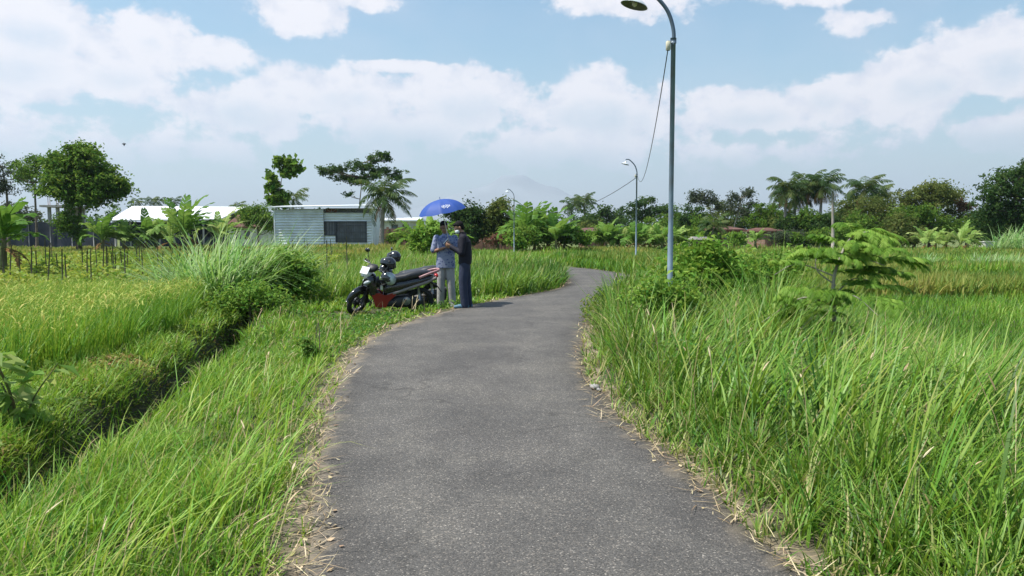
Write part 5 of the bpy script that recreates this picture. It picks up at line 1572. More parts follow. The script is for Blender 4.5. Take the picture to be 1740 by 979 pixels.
# -- feathery sapling
def sapling():
    D = 8.2
    base = np.array([x_at(1422, D), D, -0.12])
    root = thing('feathery_sapling', 'young feathery leaved sapling bent by the wind in the right bank grass', 'tree', tuple(base))
    mt, mb = MB(), MB()
    zz = lambda py: z_at(py, D) - base[2]
    xx = lambda px: x_at(px, D) - base[0]
    main = catmull([(0, 0, -0.1), (0.0, 0, zz(540)), (-0.02, 0, zz(480)), (0.05, 0.02, zz(440)), (xx(1448), 0.03, zz(405)), (xx(1480), 0.0, zz(392))], 5)
    tube(mt, main, np.linspace(0.026, 0.007, len(main)), 7)
    tips = [([(0, 0, zz(520)), (xx(1360), -0.1, zz(505)), (xx(1290), -0.15, zz(545))], 0.012), ([(0, 0, zz(485)), (xx(1385), -0.05, zz(455)), (xx(1392), -0.05, zz(410))], 0.01),
            ([(0.03, 0, zz(450)), (xx(1460), -0.12, zz(440)), (xx(1490), -0.2, zz(450))], 0.009), ([(0, 0, zz(500)), (xx(1460), 0.1, zz(475)), (xx(1500), 0.15, zz(480))], 0.009),
            ([(0, 0, zz(470)), (xx(1370), 0.2, zz(450)), (xx(1330), 0.25, zz(470))], 0.009), ([(0, 0, zz(530)), (xx(1380), -0.2, zz(530)), (xx(1340), -0.3, zz(560))], 0.01), ([(0, 0, zz(510)), (xx(1440), -0.2, zz(500)), (xx(1470), -0.35, zz(530))], 0.009)]
    nodes = list(main[8:])
    for pts, r in tips:
        c = catmull(pts, 6)
        tube(mt, c, np.linspace(r, r * 0.4, len(c)), 5)
        nodes += list(c[4:])
    # bipinnate leaves: a stalk with several feathers
    for p in nodes[::2] + nodes[9:14:2]:
        for _ in range(1):
            az = rng.normal(0.1, 1.2); el = rng.uniform(0.3, 1.4)
            L = rng.uniform(0.2, 0.36)
            d = np.array([np.cos(el) * np.cos(az), np.cos(el) * np.sin(az), np.sin(el)])
            for k in range(4):
                q = p + d * L * (0.35 + 0.2 * k) + np.array([0.05, 0, -0.04]) * k
                for s in (-1, 1):
                    frond(mb, q, az + s * rng.uniform(0.4, 1.0), el * 0.85 - 0.12 * k, L * 0.7, 1.7, 13, 0.055, 0.018, 0.5, (0.18, 0, 0.0), np.clip(rng.normal(0.5, 0.22), 0, 1))
            tube(mb, np.array([p, p + d * L * 0.5, p + d * L + np.array([0.15, 0, -0.12])]), [0.003, 0.0025, 0.002], 4, col=(0.6, .5, .5, 1))
    mt.build('trunk', M_bark_pale, root)
    mb.build('crown', T_bright, root, smooth=False)


sapling()


# -- broad leaved plant at the left frame edge
def leafy_stem(label, D, px, py_top, py_base, n, size, name='broadleaf_plant', spread=0.35, mat=T_bright, zb=-0.2, group=None):
    base = np.array([x_at(px, D), D, zb])
    root = thing(name, label, 'plant', tuple(base), group=group)
    H = z_at(py_top, D) - zb
    mt, mb = MB(), MB()
    for s in range(5):
        a = rng.uniform(0, 6.28)
        tip = np.array([spread * np.cos(a), spread * np.sin(a) * 0.6, H * rng.uniform(0.75, 1.0)])
        path = catmull([(0, 0, -0.05), tip * [0.3, 0.3, 0.5], tip], 5)
        tube(mt, path, np.linspace(0.012, 0.004, len(path)), 5)
        k = n // 5
        t = rng.uniform(0.35, 1.0, k)
        P = np.stack([np.interp(t, np.linspace(0, 1, len(path)), path[:, j]) for j in range(3)], 1)
        al = rng.uniform(0, 6.28, k)
        out = np.stack([np.cos(al), np.sin(al), rng.uniform(-0.25, 0.35, k)], 1)
        leaf_quads(mb, P + out * size * 0.75, rng.uniform(0.7, 1.2, k) * size, np.array([0, 0, 1.0]) + rng.normal(0, 0.35, (k, 3)), 0.55, 0.2, along=out, R_=rng.normal(0.5, 0.25, k), fold=0.08)
    mt.build('stem', M_stem, root)
    mb.build('leaves', mat, root, smooth=False)


leafy_stem('broad leaved light green plant at the left frame edge beside the rice', 6.4, 20, 580, 760, 100, 0.17, spread=0.42, mat=T_banana_pale)
leafy_stem('round leaved weed in the lower right corner of the bank grass', 3.9, 1725, 838, 979, 40, 0.085, name='round_leaved_weed', spread=0.16, zb=0.05)

# -- bamboo stakes in the garden plot
stake = thing('bamboo_stake', 'thin bamboo stake among the yellow green garden plants', 'stake', (0, 0, 0), group='bamboo stakes in the left garden plot')
mb = MB(); tube(mb, [(0, 0, -0.1), (0.012, 0, 0.7), (0.0, 0.01, 1.45)], [0.02, 0.018, 0.014], 6); mb.build('pole', solid('weathered_bamboo', (0.12, 0.10, 0.07), 0.8, var=0.3), stake)
spots = []
for k in range(90):
    y = rng.uniform(19.5, 40); px = rng.uniform(-60, 640)
    x = x_at(px, y)
    if x < xd(y) - 1.2 and not (300 < px < 470 and y < 24): spots.append((x, y))
for px, y in ((108, 21), (4, 22), (241, 22), (47, 24), (180, 26), (170, 23), (555, 26), (590, 27)):
    spots.append((x_at(px, y), y))
for i, (x, y) in enumerate(spots):
    z = float(ground_z(np.array([x]), np.array([y]))[0])
    if i == 0:
        stake.location = (x, y, z)
    else:
        c = copy_thing(stake, (x, y, z), rng.uniform(0, 6.28))
        c.rotation_euler = (rng.normal(0, 0.05), rng.normal(0, 0.05), rng.uniform(0, 6.28))
        c.scale = (1, 1, rng.uniform(0.75, 1.15))

# ------------------------------------------------------------------ street lamps and their cables
M_pole = solid('blue_grey_pole_paint', (0.22, 0.29, 0.36), 0.45, 0.2, var=0.16, scale=3, dirt=(0.16, 0.15, 0.14))
M_arm = solid('dark_arm_paint', (0.10, 0.14, 0.18), 0.45, 0.2)
M_shade_out = solid('lamp_shade_enamel', (0.55, 0.60, 0.62), 0.35, 0.1)
M_shade_in = solid('lamp_shade_inside', (0.16, 0.17, 0.15), 0.6)
M_bulb = solid('opal_bulb', (0.75, 0.74, 0.70), 0.25)
M_box = solid('beige_junction_box', (0.55, 0.52, 0.38), 0.5)
M_cable = solid('black_cable', (0.02, 0.02, 0.022), 0.6)
PH = 3.80
lamp = thing('street_lamp', 'nearest tall grey street lamp with hanging bell shade, cut by the top frame edge', 'street lamp', (x_at(1139.5, 9.56), 9.56, 0.0), group='street lamps along the right road side')
mb = MB(); tube(mb, [(0, 0, -0.3), (0, 0, 1.5), (0, 0, 1.52), (0, 0, PH)], [0.034, 0.033, 0.029, 0.028], 14); mb.build('pole', M_pole, lamp)
mb = MB()
arc = catmull([(0, 0, PH - 0.1), (0, 0, PH + 0.12), (-0.07, 0, PH + 0.34), (-0.2, 0, PH + 0.5), (-0.33, 0, PH + 0.6), (-0.44, 0, PH + 0.6), (-0.455, 0, PH + 0.54)], 6)
tube(mb, arc, 0.023, 10); tube(mb, [(0, 0, PH - 0.03), (0, 0, PH + 0.03)], 0.036, 14)
mb.build('arm', M_arm, lamp)
sm = mat4((-0.468, 0, PH + 0.42), (0, R(15), 0))
mb = MB()
lathe(mb, [(0.02, 0.14), (0.04, 0.135), (0.045, 0.075), (0.06, 0.06), (0.10, 0.045), (0.155, 0.0), (0.165, -0.012), (0.158, -0.012)], 28, sm)
sh = mb.build('lamp_shade', M_shade_out, lamp)
mb = MB(); lathe(mb, [(0.157, -0.012), (0.15, 0.0), (0.095, 0.04), (0.05, 0.055), (0.002, 0.06)], 28, sm); mb.build('shade_lining', M_shade_in, sh)
mb = MB(); ellipsoid(mb, tuple(xf(sm, np.array([0, 0, 0.02]))), (0.035, 0.035, 0.045)); mb.build('bulb', M_bulb, sh)
mb = MB(); box(mb, (-0.062, -0.01, PH - 0.06), (0.05, 0.06, 0.11), ch=0.008); jb = mb.build('junction_box', M_box, lamp)
mb = MB(); tube(mb, [(-0.02, 0, PH - 0.04), (0.0, 0, PH - 0.04)], 0.037, 12); mb.build('clamp', M_arm, lamp)
L2 = copy_thing(lamp, (x_at(1081, 32), 32.0, 0.0), None, 'middle grey street lamp outside the road bend with its whole arm visible')
L3 = copy_thing(lamp, (x_at(873.5, 53), 53.0, -0.1), None, 'farthest and smallest street lamp before the banana clump')


def cable(label, a, b, sag, r, pts=24):
    t = np.linspace(0, 1, pts)[:, None]
    P = np.array(a) * (1 - t) + np.array(b) * t
    P[:, 2] -= sag * 4 * (t * (1 - t))[:, 0]
    mb = MB(); tube(mb, P, r, 5)
    tag(mb.build('cable', M_cable), label, 'cable')


pa = np.array(lamp.location) + [-0.065, 0.0, PH - 0.12]
pb = np.array(L2.location) + [0.03, 0, PH - 0.05]
pc = np.array(L3.location) + [0.0, 0, PH - 0.1]
cable('thin black cable sagging between the near and the middle street lamp', pa, pb, 0.75, 0.0065)
cable('thin black cable running from the middle to the farthest street lamp', pb + [-0.06, 0, -0.08], pc, 1.1, 0.012)

# a small bird far up over the left field
bd = thing('bird', 'tiny dark bird flying high over the left field', 'bird', (x_at(216, 60), 60, z_at(246, 60)))
mb = MB(); ellipsoid(mb, (0, 0, 0), (0.045, 0.045, 0.10)); ellipsoid(mb, (0.0, -0.01, 0.12), (0.03, 0.03, 0.035))
for s in (-1, 1): loft(mb, [[(0, -0.03, 0.05), (0, 0.0, 0.07), (0, 0.03, -0.02), (0, 0.01, -0.04)], [(s * 0.10, -0.02, 0.10), (s * 0.10, 0.0, 0.11), (s * 0.10, 0.02, 0.04), (s * 0.10, 0.0, 0.03)], [(s * 0.17, 0, 0.04), (s * 0.17, 0.004, 0.045), (s * 0.17, 0.006, 0.03), (s * 0.17, 0, 0.03)]])
mb.build('body', M_dark, bd)

# ------------------------------------------------------------------ motor scooters
M_tyre = solid('tyre_rubber', (0.018, 0.018, 0.019), 0.8)
M_black = solid('gloss_black_plastic', (0.012, 0.012, 0.014), 0.18, spec=0.6, var=0.05, coat=0.4)
M_matt = solid('matt_black_plastic', (0.025, 0.025, 0.027), 0.55)
M_seat = solid('seat_vinyl', (0.022, 0.023, 0.026), 0.38, spec=0.5, bump=0.05, scale=12)
M_red = solid('red_fairing_paint', (0.26, 0.012, 0.016), 0.3, coat=0.4, var=0.06)
M_pink = solid('faded_red_trim', (0.40, 0.22, 0.225), 0.35, var=0.1)
M_silver_p = solid('silver_paint', (0.50, 0.51, 0.53), 0.3, 0.4)
M_white_p = solid('white_plastic', (0.72, 0.73, 0.74), 0.3, var=0.04)
M_greyst = solid('grey_stripe', (0.24, 0.21, 0.21), 0.4)
M_alu = solid('cast_alloy', (0.30, 0.31, 0.32), 0.4, 0.7)
M_blackrim = solid('black_alloy', (0.03, 0.03, 0.032), 0.35, 0.3)
M_chrome = solid('chrome', (0.6, 0.6, 0.62), 0.15, 0.95)
M_lens = solid('clear_lens', (0.42, 0.46, 0.48), 0.08, spec=0.8)
M_amber = solid('amber_lens', (0.5, 0.2, 0.04), 0.2)
M_redlens = solid('red_lens', (0.4, 0.02, 0.02), 0.15)


def sring(x, yc, zc, ry, rz, p=2.6, n=18, tilt=0.0):
    a = np.linspace(0, 2 * np.pi, n, endpoint=False)
    c, s = np.cos(a), np.sin(a)
    yy = np.sign(c) * np.abs(c) ** (2 / p) * ry + yc
    zz = np.sign(s) * np.abs(s) ** (2 / p) * rz + zc
    return np.stack([x + tilt * (zz - zc), yy, zz], 1)


def wheel(root, name, cx, cz, rw, tw, post=None, front=False):
    """tyre round the local y axis; post = matrix applied afterwards (steering)"""
    m = mat4((cx, 0, cz), (R(90), 0, 0))
    if post is not None: m = post @ m
    a = np.linspace(0, 2 * np.pi, 13)[:-1]
    w = MB()
    prof = [(rw - 0.002 + tw * np.cos(t) * 0.95, tw * np.sin(t)) for t in np.linspace(-np.pi, np.pi, 13)]
    lathe(w, prof, 30, m)
    wo = w.build(name, M_tyre, root)
    r_ = MB()
    lathe(r_, [(rw - tw * 0.9, -0.028), (rw - tw * 1.25, -0.03), (rw - tw * 1.35, -0.02), (rw - tw * 1.35, 0.02), (rw - tw * 1.25, 0.03), (rw - tw * 0.9, 0.028)], 30, m)
    for k in range(5):
        t = 2 * np.pi * k / 5 + 0.3
        for dt in (-0.13, 0.13):
            p = np.array([[0.045 * np.cos(t + dt * 3), 0.045 * np.sin(t + dt * 3), 0], [(rw - tw * 1.3) * np.cos(t + dt), (rw - tw * 1.3) * np.sin(t + dt), 0]])
            tube(r_, xf(m, p), [0.014, 0.011], 6)
    lathe(r_, [(0.002, -0.05), (0.05, -0.045), (0.06, -0.02), (0.06, 0.02), (0.05, 0.045), (0.002, 0.05)], 16, m)
    r_.build('rim', M_blackrim, wo)
    b = MB(); lathe(b, [(0.045, 0.03), (0.095, 0.03), (0.095, 0.036), (0.045, 0.036)], 20, m)
    b.build('brake_disc', M_alu, wo)
    return wo


def scooter(name, label, loc, heading, lean, pal, steer, full=True):
    root = thing(name, label, 'motor scooter', loc)
    root.rotation_mode = 'XYZ'
    M = Matrix.Rotation(heading, 4, 'Z') @ Matrix.Rotation(lean, 4, 'X')
    root.rotation_euler = M.to_euler()
    # steering frame: turn about the raked steering axis through (0.33, 0, 0.95)
    rake = R(26)
    ax = Vector((-math.sin(rake), 0, math.cos(rake)))
    S = np.array(Matrix.Translation((0.36, 0, 0.86)) @ Matrix.Rotation(steer, 4, ax) @ Matrix.Translation((-0.36, 0, -0.86)))
    sp = lambda P: xf(S, np.asarray(P, float))
    wheel(root, 'rear_wheel', -0.62, 0.275, 0.235, 0.05)
    wheel(root, 'front_wheel', 0.625, 0.275, 0.24, 0.042, S)
    # fork legs
    for s in (-1, 1):
        mb = MB(); tube(mb, sp([(0.42, s * 0.075, 0.72), (0.535, s * 0.08, 0.46), (0.625, s * 0.08, 0.275)]), [0.024, 0.024, 0.028], 8); mb.build('fork_leg', M_matt, root)
    # front mudguard: an arched shell over the wheel
    mb = MB()
    rings = []
    for t in np.linspace(R(20), R(165), 16):
        r0 = 0.315 + 0.02 * math.sin(t)
        wid = 0.075 * (0.55 + 0.45 * math.sin(np.clip((t - R(10)) / R(160), 0, 1) * np.pi))
        c, s_ = math.cos(t), math.sin(t)
        ring = []
        for a in np.linspace(-1, 1, 9): ring.append((0.625 + (r0 + 0.03 * (1 - a * a)) * c, wid * a, 0.275 + (r0 + 0.03 * (1 - a * a) - 0.05 * a * a) * s_))
        for a in np.linspace(1, -1, 9): ring.append((0.625 + (r0 - 0.012 + 0.03 * (1 - a * a)) * c, (wid - 0.006) * a, 0.275 + (r0 - 0.012 + 0.03 * (1 - a * a) - 0.05 * a * a) * s_))
        rings.append(sp(ring))
    loft(mb, rings); mb.build('front_mudguard', pal['guard'], root)
    # leg shield and front cowl
    mb = MB()
    loft(mb, [sring(0.475, 0, 0.77, 0.05, 0.05), sring(0.45, 0, 0.75, 0.15, 0.12, 2.4), sring(0.41, 0, 0.68, 0.19, 0.19, 2.6), sring(0.36, 0, 0.63, 0.195, 0.25, 2.8), sring(0.30, 0, 0.60, 0.18, 0.27, 3), sring(0.27, 0, 0.58, 0.15, 0.25, 3)])
    mb.build('leg_shield', pal['shield'], root)
    mb = MB()
    loft(mb, [sring(0.30, 0, 0.42, 0.16, 0.18, 3), sring(0.15, 0, 0.30, 0.15, 0.12, 3), sring(0.0, 0, 0.27, 0.15, 0.08, 3.2), sring(-0.22, 0, 0.28, 0.14, 0.07, 3.2)])
    mb.build('floor_board', pal['floor'], root)
    for s in (-1, 1):
        mb = MB()
        P0 = np.array([(0.36, 0.46), (0.29, 0.21), (0.08, 0.19), (0.03, 0.31), (-0.12, 0.45), (-0.08, 0.50), (0.10, 0.44), (0.22, 0.50)])
        loft(mb, [[(x, s * 0.150, z) for x, z in P0], [(x, s * (0.172 if 0.1 < x < 0.35 else 0.164), z) for x, z in P0]])
        mb.build('lower_fairing', pal['low'], root, smooth=False)
    # main body under the seat, running up to the tail
    mb = MB()
    loft(mb, [sring(0.12, 0, 0.52, 0.10, 0.10, 2.8), sring(0.04, 0, 0.54, 0.145, 0.15, 2.8), sring(-0.15, 0, 0.58, 0.155, 0.15, 2.8), sring(-0.45, 0, 0.66, 0.15, 0.115, 2.6), sring(-0.75, 0, 0.74, 0.115, 0.075, 2.4), sring(-0.93, 0, 0.785, 0.06, 0.04, 2.2)])
    mb.build('body_panel', pal['body'], root)
    for s in (-1, 1):
        mb = MB()
        P = np.array([(0.06, 0.44), (-0.15, 0.50), (-0.45, 0.60), (-0.75, 0.69), (-0.93, 0.765)])
        y = np.array([0.145, 0.158, 0.152, 0.12, 0.068])
        rr = [[(x, s * yy * 1.0, z - 0.03), (x, s * (yy + 0.012), z - 0.015), (x, s * (yy + 0.012), z + 0.025), (x, s * yy, z + 0.035)] for (x, z), yy in zip(P, y)]
        loft(mb, rr); mb.build('side_stripe', pal['stripe'], root)
    # seat with a step for the passenger
    mb = MB()
    loft(mb, [sring(0.15, 0, 0.70, 0.05, 0.035, 2.4), sring(0.12, 0, 0.715, 0.09, 0.07, 2.4), sring(0.02, 0, 0.735, 0.12, 0.085, 2.6), sring(-0.15, 0, 0.755, 0.145, 0.085, 2.7), sring(-0.30, 0, 0.785, 0.15, 0.082, 2.7), sring(-0.42, 0, 0.82, 0.14, 0.085, 2.7), sring(-0.62, 0, 0.855, 0.12, 0.075, 2.6), sring(-0.78, 0, 0.865, 0.09, 0.05, 2.4), sring(-0.84, 0, 0.865, 0.05, 0.025, 2.2)])
    mb.build('seat', M_seat, root)
    # grab rail looping round the tail
    mb = MB()
    rail = catmull([(-0.58, 0.135, 0.79), (-0.80, 0.13, 0.875), (-0.95, 0.09, 0.915), (-1.0, 0.0, 0.925), (-0.95, -0.09, 0.915), (-0.80, -0.13, 0.875), (-0.58, -0.135, 0.79)], 5)
    tube(mb, rail, 0.017, 8, flat=1.6); mb.build('grab_rail', pal['rail'], root)
    mb = MB(); ellipsoid(mb, (-0.94, 0, 0.80), (0.05, 0.07, 0.045)); mb.build('tail_light', M_redlens, root)
    # rear mudguard and number plate holder
    mb = MB(); loft(mb, [sring(-0.80, 0, 0.69, 0.06, 0.03), sring(-0.95, 0, 0.60, 0.07, 0.02), sring(-1.05, 0, 0.47, 0.075, 0.015)]); mb.build('rear_mudguard', M_matt, root)
    # engine and swing arm
    mb = MB(); loft(mb, [sring(0.0, 0, 0.27, 0.10, 0.08, 3), sring(-0.15, 0.02, 0.28, 0.13, 0.12, 3), sring(-0.35, 0.04, 0.30, 0.12, 0.13, 3), sring(-0.55, 0.085, 0.29, 0.05, 0.085, 3), sring(-0.70, 0.085, 0.28, 0.035, 0.06, 3)])
    mb.build('engine', M_matt, root)
    mb = MB(); lathe(mb, [(0.002, 0.0), (0.07, 0.0), (0.085, -0.012), (0.09, -0.03)], 18, mat4((-0.33, 0.16, 0.31), (R(-90), 0, 0))); mb.build('engine_cover', M_alu, root)
    mb = MB(); tube(mb, [(-0.05, -0.13, 0.22), (-0.35, -0.15, 0.20), (-0.5, -0.17, 0.30), (-0.9, -0.17, 0.36)], [0.025, 0.03, 0.05, 0.055], 10); mb.build('exhaust', M_matt, root)
    mb = MB(); tube(mb, [(-0.60, 0.11, 0.32), (-0.56, 0.11, 0.62)], 0.028, 8); mb.build('shock_absorber', M_alu, root)
    mb = MB(); tube(mb, [(-0.02, 0.12, 0.25), (-0.10, 0.26, 0.03 - math.sin(lean) * 0.02)], [0.013, 0.011], 6); mb.build('side_stand', M_matt, root)
    mb = MB(); tube(mb, [(-0.28, 0.12, 0.36), (-0.30, 0.25, 0.35)], 0.015, 6); mb.build('footpeg', M_matt, root)
    # handlebar group
    mb = MB(); tube(mb, sp(catmull([(0.22, 0.33, 0.99), (0.26, 0.18, 1.0), (0.31, 0.06, 0.98), (0.31, -0.06, 0.98), (0.26, -0.18, 1.0), (0.22, -0.33, 0.99)], 4)), 0.013, 8); mb.build('handlebar', M_matt, root)
    for s in (-1, 1):
        mb = MB(); tube(mb, sp([(0.243, s * 0.23, 0.997), (0.22, s * 0.34, 0.988)]), 0.018, 8); mb.build('grip', M_tyre, root)
        mb = MB(); tube(mb, sp([(0.28, s * 0.15, 1.0), (0.30, s * 0.25, 1.0), (0.28, s * 0.33, 0.985)]), 0.008, 6); mb.build('brake_lever', M_alu, root)
        mb = MB(); tube(mb, sp(catmull([(0.26, s * 0.18, 1.01), (0.27, s * 0.22, 1.12), (0.25, s * 0.27, 1.20)], 4)), 0.007, 6)
        mi = mb.build('mirror', M_matt, root)
        mb = MB(); ellipsoid(mb, tuple(sp([(0.25, s * 0.29, 1.225)])[0]), (0.022, 0.065, 0.042), (0, 0, steer)); mb.build('mirror_head', M_black, mi)
    mb = MB(); ellipsoid(mb, tuple(sp([(0.36, 0, 0.985)])[0]), (0.12, 0.135, 0.075), (0, R(20), steer)); mb.build('handlebar_cowl', pal['cowl'], root)
    # headlight nose and turn signals
    mb = MB(); ellipsoid(mb, (0.44, 0, 0.86), (0.11, 0.145, 0.115), (0, R(30), 0)); hn = mb.build('headlight_nose', pal['nose'], root)
    mb = MB(); ellipsoid(mb, (0.485, 0, 0.855), (0.085, 0.115, 0.06), (0, R(30), 0)); mb.build('headlight', M_lens, hn)
    for s in (-1, 1):
        mb = MB(); ellipsoid(mb, (0.45, s * 0.15, 0.71), (0.085, 0.045, 0.038), (0, R(22), s * R(-28))); mb.build('turn_signal', M_lens, root)
    if full:
        mb = MB(); box(mb, (0.49, 0.085, 0.945), (0.012, 0.22, 0.15), (0, R(-32), R(38)), ch=0.004); mb.build('front_plate', M_white_p, root, smooth=False)
        mb = MB(); box(mb, (0.17, 0.145, 0.60), (0.05, 0.02, 0.08), (0, 0, R(20))); mb.build('white_tag', M_white_p, root, smooth=False)
        mb = MB(); loft(mb, [sring(0.28, 0.0, 0.72, 0.13, 0.05), sring(0.21, 0.0, 0.70, 0.15, 0.10), sring(0.19, 0, 0.62, 0.10, 0.06)]); mb.build('inner_glovebox', M_matt, root)
    return root


def rest_z(x, y): return float(ground_z(np.array([x]), np.array([y]))[0])


pal_red = dict(guard=M_black, shield=M_black, floor=M_matt, low=M_red, body=M_black, stripe=M_greyst, rail=M_pink, cowl=M_matt, nose=M_white_p)
pal_dark = dict(guard=M_black, shield=M_black, floor=M_matt, low=M_black, body=M_black, stripe=M_matt, rail=M_silver_p, cowl=M_black, nose=M_black)
SX, SY = x_at(660, 15.9), 15.9
SH = R(180 + 14)
scoot = scooter('motor_scooter', 'black motor scooter with red lower fairing and pale pink grab rail parked on the verge', (SX, SY, rest_z(SX, SY) + 0.0), SH, R(-9), pal_red, R(46))
BX, BY = x_at(688, 17.2), 17.2
bike2 = scooter('motor_scooter', 'plain black motor scooter mostly hidden behind the red and black one', (BX, BY, rest_z(BX, BY) + 0.0), R(180 + 4), R(-9), pal_dark, R(10), full=False)


# ------------------------------------------------------------------ helmets
def helmet(label, loc, rot, shellm, trimm, visorm):
    root = thing('helmet', label, 'helmet', loc)
    root.rotation_euler = rot
    # shell: an ovoid with a face opening at +x
    nu, nv = 18, 28
    V = []
    for th in np.linspace(0.03, R(128), nu):
        row = []
        for ph in np.linspace(0, 2 * np.pi, nv, endpoint=False):
            lim = R(128) - R(50) * max(0.0, math.cos(ph)) ** 1.5
            t = th / R(128) * lim
            r = 1.0 + 0.10 * max(0, math.cos(ph)) * math.sin(t) ** 2
            row.append((0.145 * r * math.sin(t) * math.cos(ph) - 0.01, 0.122 * math.sin(t) * math.sin(ph), 0.135 * math.cos(t)))
        V.append(row)
    V = np.array(V)
    mb = MB(); mb.add(V.reshape(-1, 3), grid_faces(nu, nv, wrap_v=True))
    inn = V * 0.90
    mb.add(inn.reshape(-1, 3), grid_faces(nu, nv, wrap_v=True)[:, ::-1])
    rim = np.stack([V[-1], inn[-1]]); mb.add(rim.reshape(-1, 3), grid_faces(2, nv, wrap_v=True))
    sh = mb.build('shell', shellm, root)
    mb = MB()
    ring = V[-1] * 1.01
    tube(mb, np.vstack([ring, ring[:1]]), 0.009, 6, cap=False); mb.build('edge_trim', trimm, sh)
    vis = []
    for th in np.linspace(R(52), R(100), 7):
        vis.append([(0.163 * math.sin(th) * math.cos(ph) + 0.005, 0.132 * math.sin(th) * math.sin(ph), 0.14 * math.cos(th)) for ph in np.linspace(R(-82), R(82), 17)])
    vis = np.array(vis)
    mb = MB(); mb.add(vis.reshape(-1, 3), grid_faces(7, 17)); mb.add((vis * 0.975).reshape(-1, 3), grid_faces(7, 17)[:, ::-1]); mb.build('visor', visorm, root)
    for s in (-1, 1):
        mb = MB(); lathe(mb, [(0.002, 0.012), (0.02, 0.012), (0.026, 0.0)], 12, mat4((0.02, s * 0.125, 0.02), (R(-90) * s, 0, 0))); mb.build('visor_hinge', trimm, root)
    for s in (-1, 1):
        mb = MB(); tube(mb, catmull([(0.02, s * 0.10, -0.06), (0.05, s * 0.07, -0.14), (0.05, s * 0.01, -0.17)], 4), 0.008, 5, flat=2.0); mb.build('chin_strap', M_matt, root)
    return root


M_visor = solid('smoked_visor', (0.02, 0.022, 0.025), 0.08, spec=0.8)
M_helmet = solid('helmet_black_paint', (0.016, 0.018, 0.022), 0.2, coat=0.5, var=0.05)
M_helmet2 = solid('helmet_white_and_teal_paint', (0.45, 0.52, 0.52), 0.22, coat=0.5, var=0.5, scale=9)
def on_bike(bike, p):
    """a point of a parked scooter's own frame, in the world"""
    bpy.context.view_layer.update()
    return np.array(bike.matrix_world @ Vector(p))


def mirror_top(bike, k):
    bpy.context.view_layer.update()
    ms = [c for c in bike.children if c.name.startswith('mirror')]
    pts = []
    for mm in ms:
        hd = mm.children[0]
        co = np.array([hd.matrix_world @ v.co for v in hd.data.vertices])
        pts.append((co.mean(0)[1], co.mean(0), co[:, 2].max()))
    pts.sort(key=lambda q: q[0])
    return np.array([pts[k][1][0], pts[k][1][1], pts[k][2]])


a1, a2, a3 = mirror_top(scoot, 0), mirror_top(bike2, 0), None
print('MIRROR', a1, a2, x_at(648, 15.6), z_at(414, 15.6))
h1 = helmet('glossy black helmet set on top of the scooter mirror', tuple(a1 + [0.0, 0, -0.06]), (R(8), R(-12), R(205)), M_helmet, M_matt, M_visor)
g = [c for c in scoot.children if c.name.startswith('grip')]
gp = sorted([np.array([c.matrix_world @ v.co for v in c.data.vertices]).mean(0) for c in g], key=lambda q: q[1])[0]
h2 = helmet('black and pale teal helmet hanging from the scooter handlebar', tuple(gp + [0.04, -0.07, -0.12]), (R(-30), R(-25), R(210)), M_helmet2, M_helmet, M_visor)
h3 = helmet('dark helmet on the mirror of the black scooter behind', tuple(a2 + [0.0, 0, -0.07]), (R(10), R(5), R(160)), M_helmet, M_matt, M_visor)

# ------------------------------------------------------------------ people
M_skin = solid('brown_skin', (0.29, 0.155, 0.095), 0.55, var=0.08, scale=8)
M_hair = solid('black_hair', (0.009, 0.008, 0.008), 0.85, spec=0.2, var=0.2, scale=30)
M_mask = solid('pale_face_mask', (0.62, 0.68, 0.70), 0.85, var=0.05)
M_jacket = solid('dark_navy_jacket_cloth', (0.012, 0.012, 0.021), 0.75, spec=0.25, var=0.2, scale=5, bump=0.3)
M_navy = solid('navy_trouser_cloth', (0.022, 0.03, 0.062), 0.85, var=0.18, scale=5, bump=0.3)
M_grey_tr = solid('grey_trouser_cloth', (0.36, 0.35, 0.34), 0.85, var=0.12, scale=5, bump=0.3)
M_shoe = solid('grey_shoe', (0.20, 0.20, 0.21), 0.6)
M_sandal = solid('blue_shoe', (0.06, 0.16, 0.24), 0.5)


def batik():
    m, nt, out = new_mat('patterned_blue_shirt_cloth')
    L = nt.links
    tc = nt.nodes.new('ShaderNodeTexCoord')
    v = nt.nodes.new('ShaderNodeTexVoronoi'); v.inputs['Scale'].default_value = 22
    L.new(tc.outputs['Object'], v.inputs['Vector'])
    w = nt.nodes.new('ShaderNodeTexNoise'); w.inputs['Scale'].default_value = 9; w.inputs['Detail'].default_value = 4
    L.new(tc.outputs['Object'], w.inputs['Vector'])
    a = nt.nodes.new('ShaderNodeMath'); a.operation = 'ADD'
    L.new(v.outputs['Distance'], a.inputs[0]); L.new(w.outputs['Fac'], a.inputs[1])
    c = ramp(nt, a.outputs[0], [(0.55, (0.055, 0.07, 0.17)), (0.75, (0.085, 0.105, 0.22)), (0.88, (0.14, 0.17, 0.29)), (0.99, (0.24, 0.27, 0.37))])
    p = nt.nodes.new('ShaderNodeBsdfPrincipled'); p.inputs['Roughness'].default_value = 0.85
    L.new(c, p.inputs['Base Color']); L.new(p.outputs[0], out.inputs[0])
    return m


M_shirt = batik()


def limb(mb, pts, radii, seg=14, flat=1.0):
    pts = np.asarray(pts, float)
    n = 5
    path = catmull(pts, n)
    rad = np.interp(np.linspace(0, len(pts) - 1, len(path)), np.arange(len(pts)), radii)
    tube(mb, path, rad, seg, flat=flat)
    ellipsoid(mb, tuple(pts[0]), (radii[0],) * 3, nu=8, nv=12)
    ellipsoid(mb, tuple(pts[-1]), (radii[-1],) * 3, nu=8, nv=12)


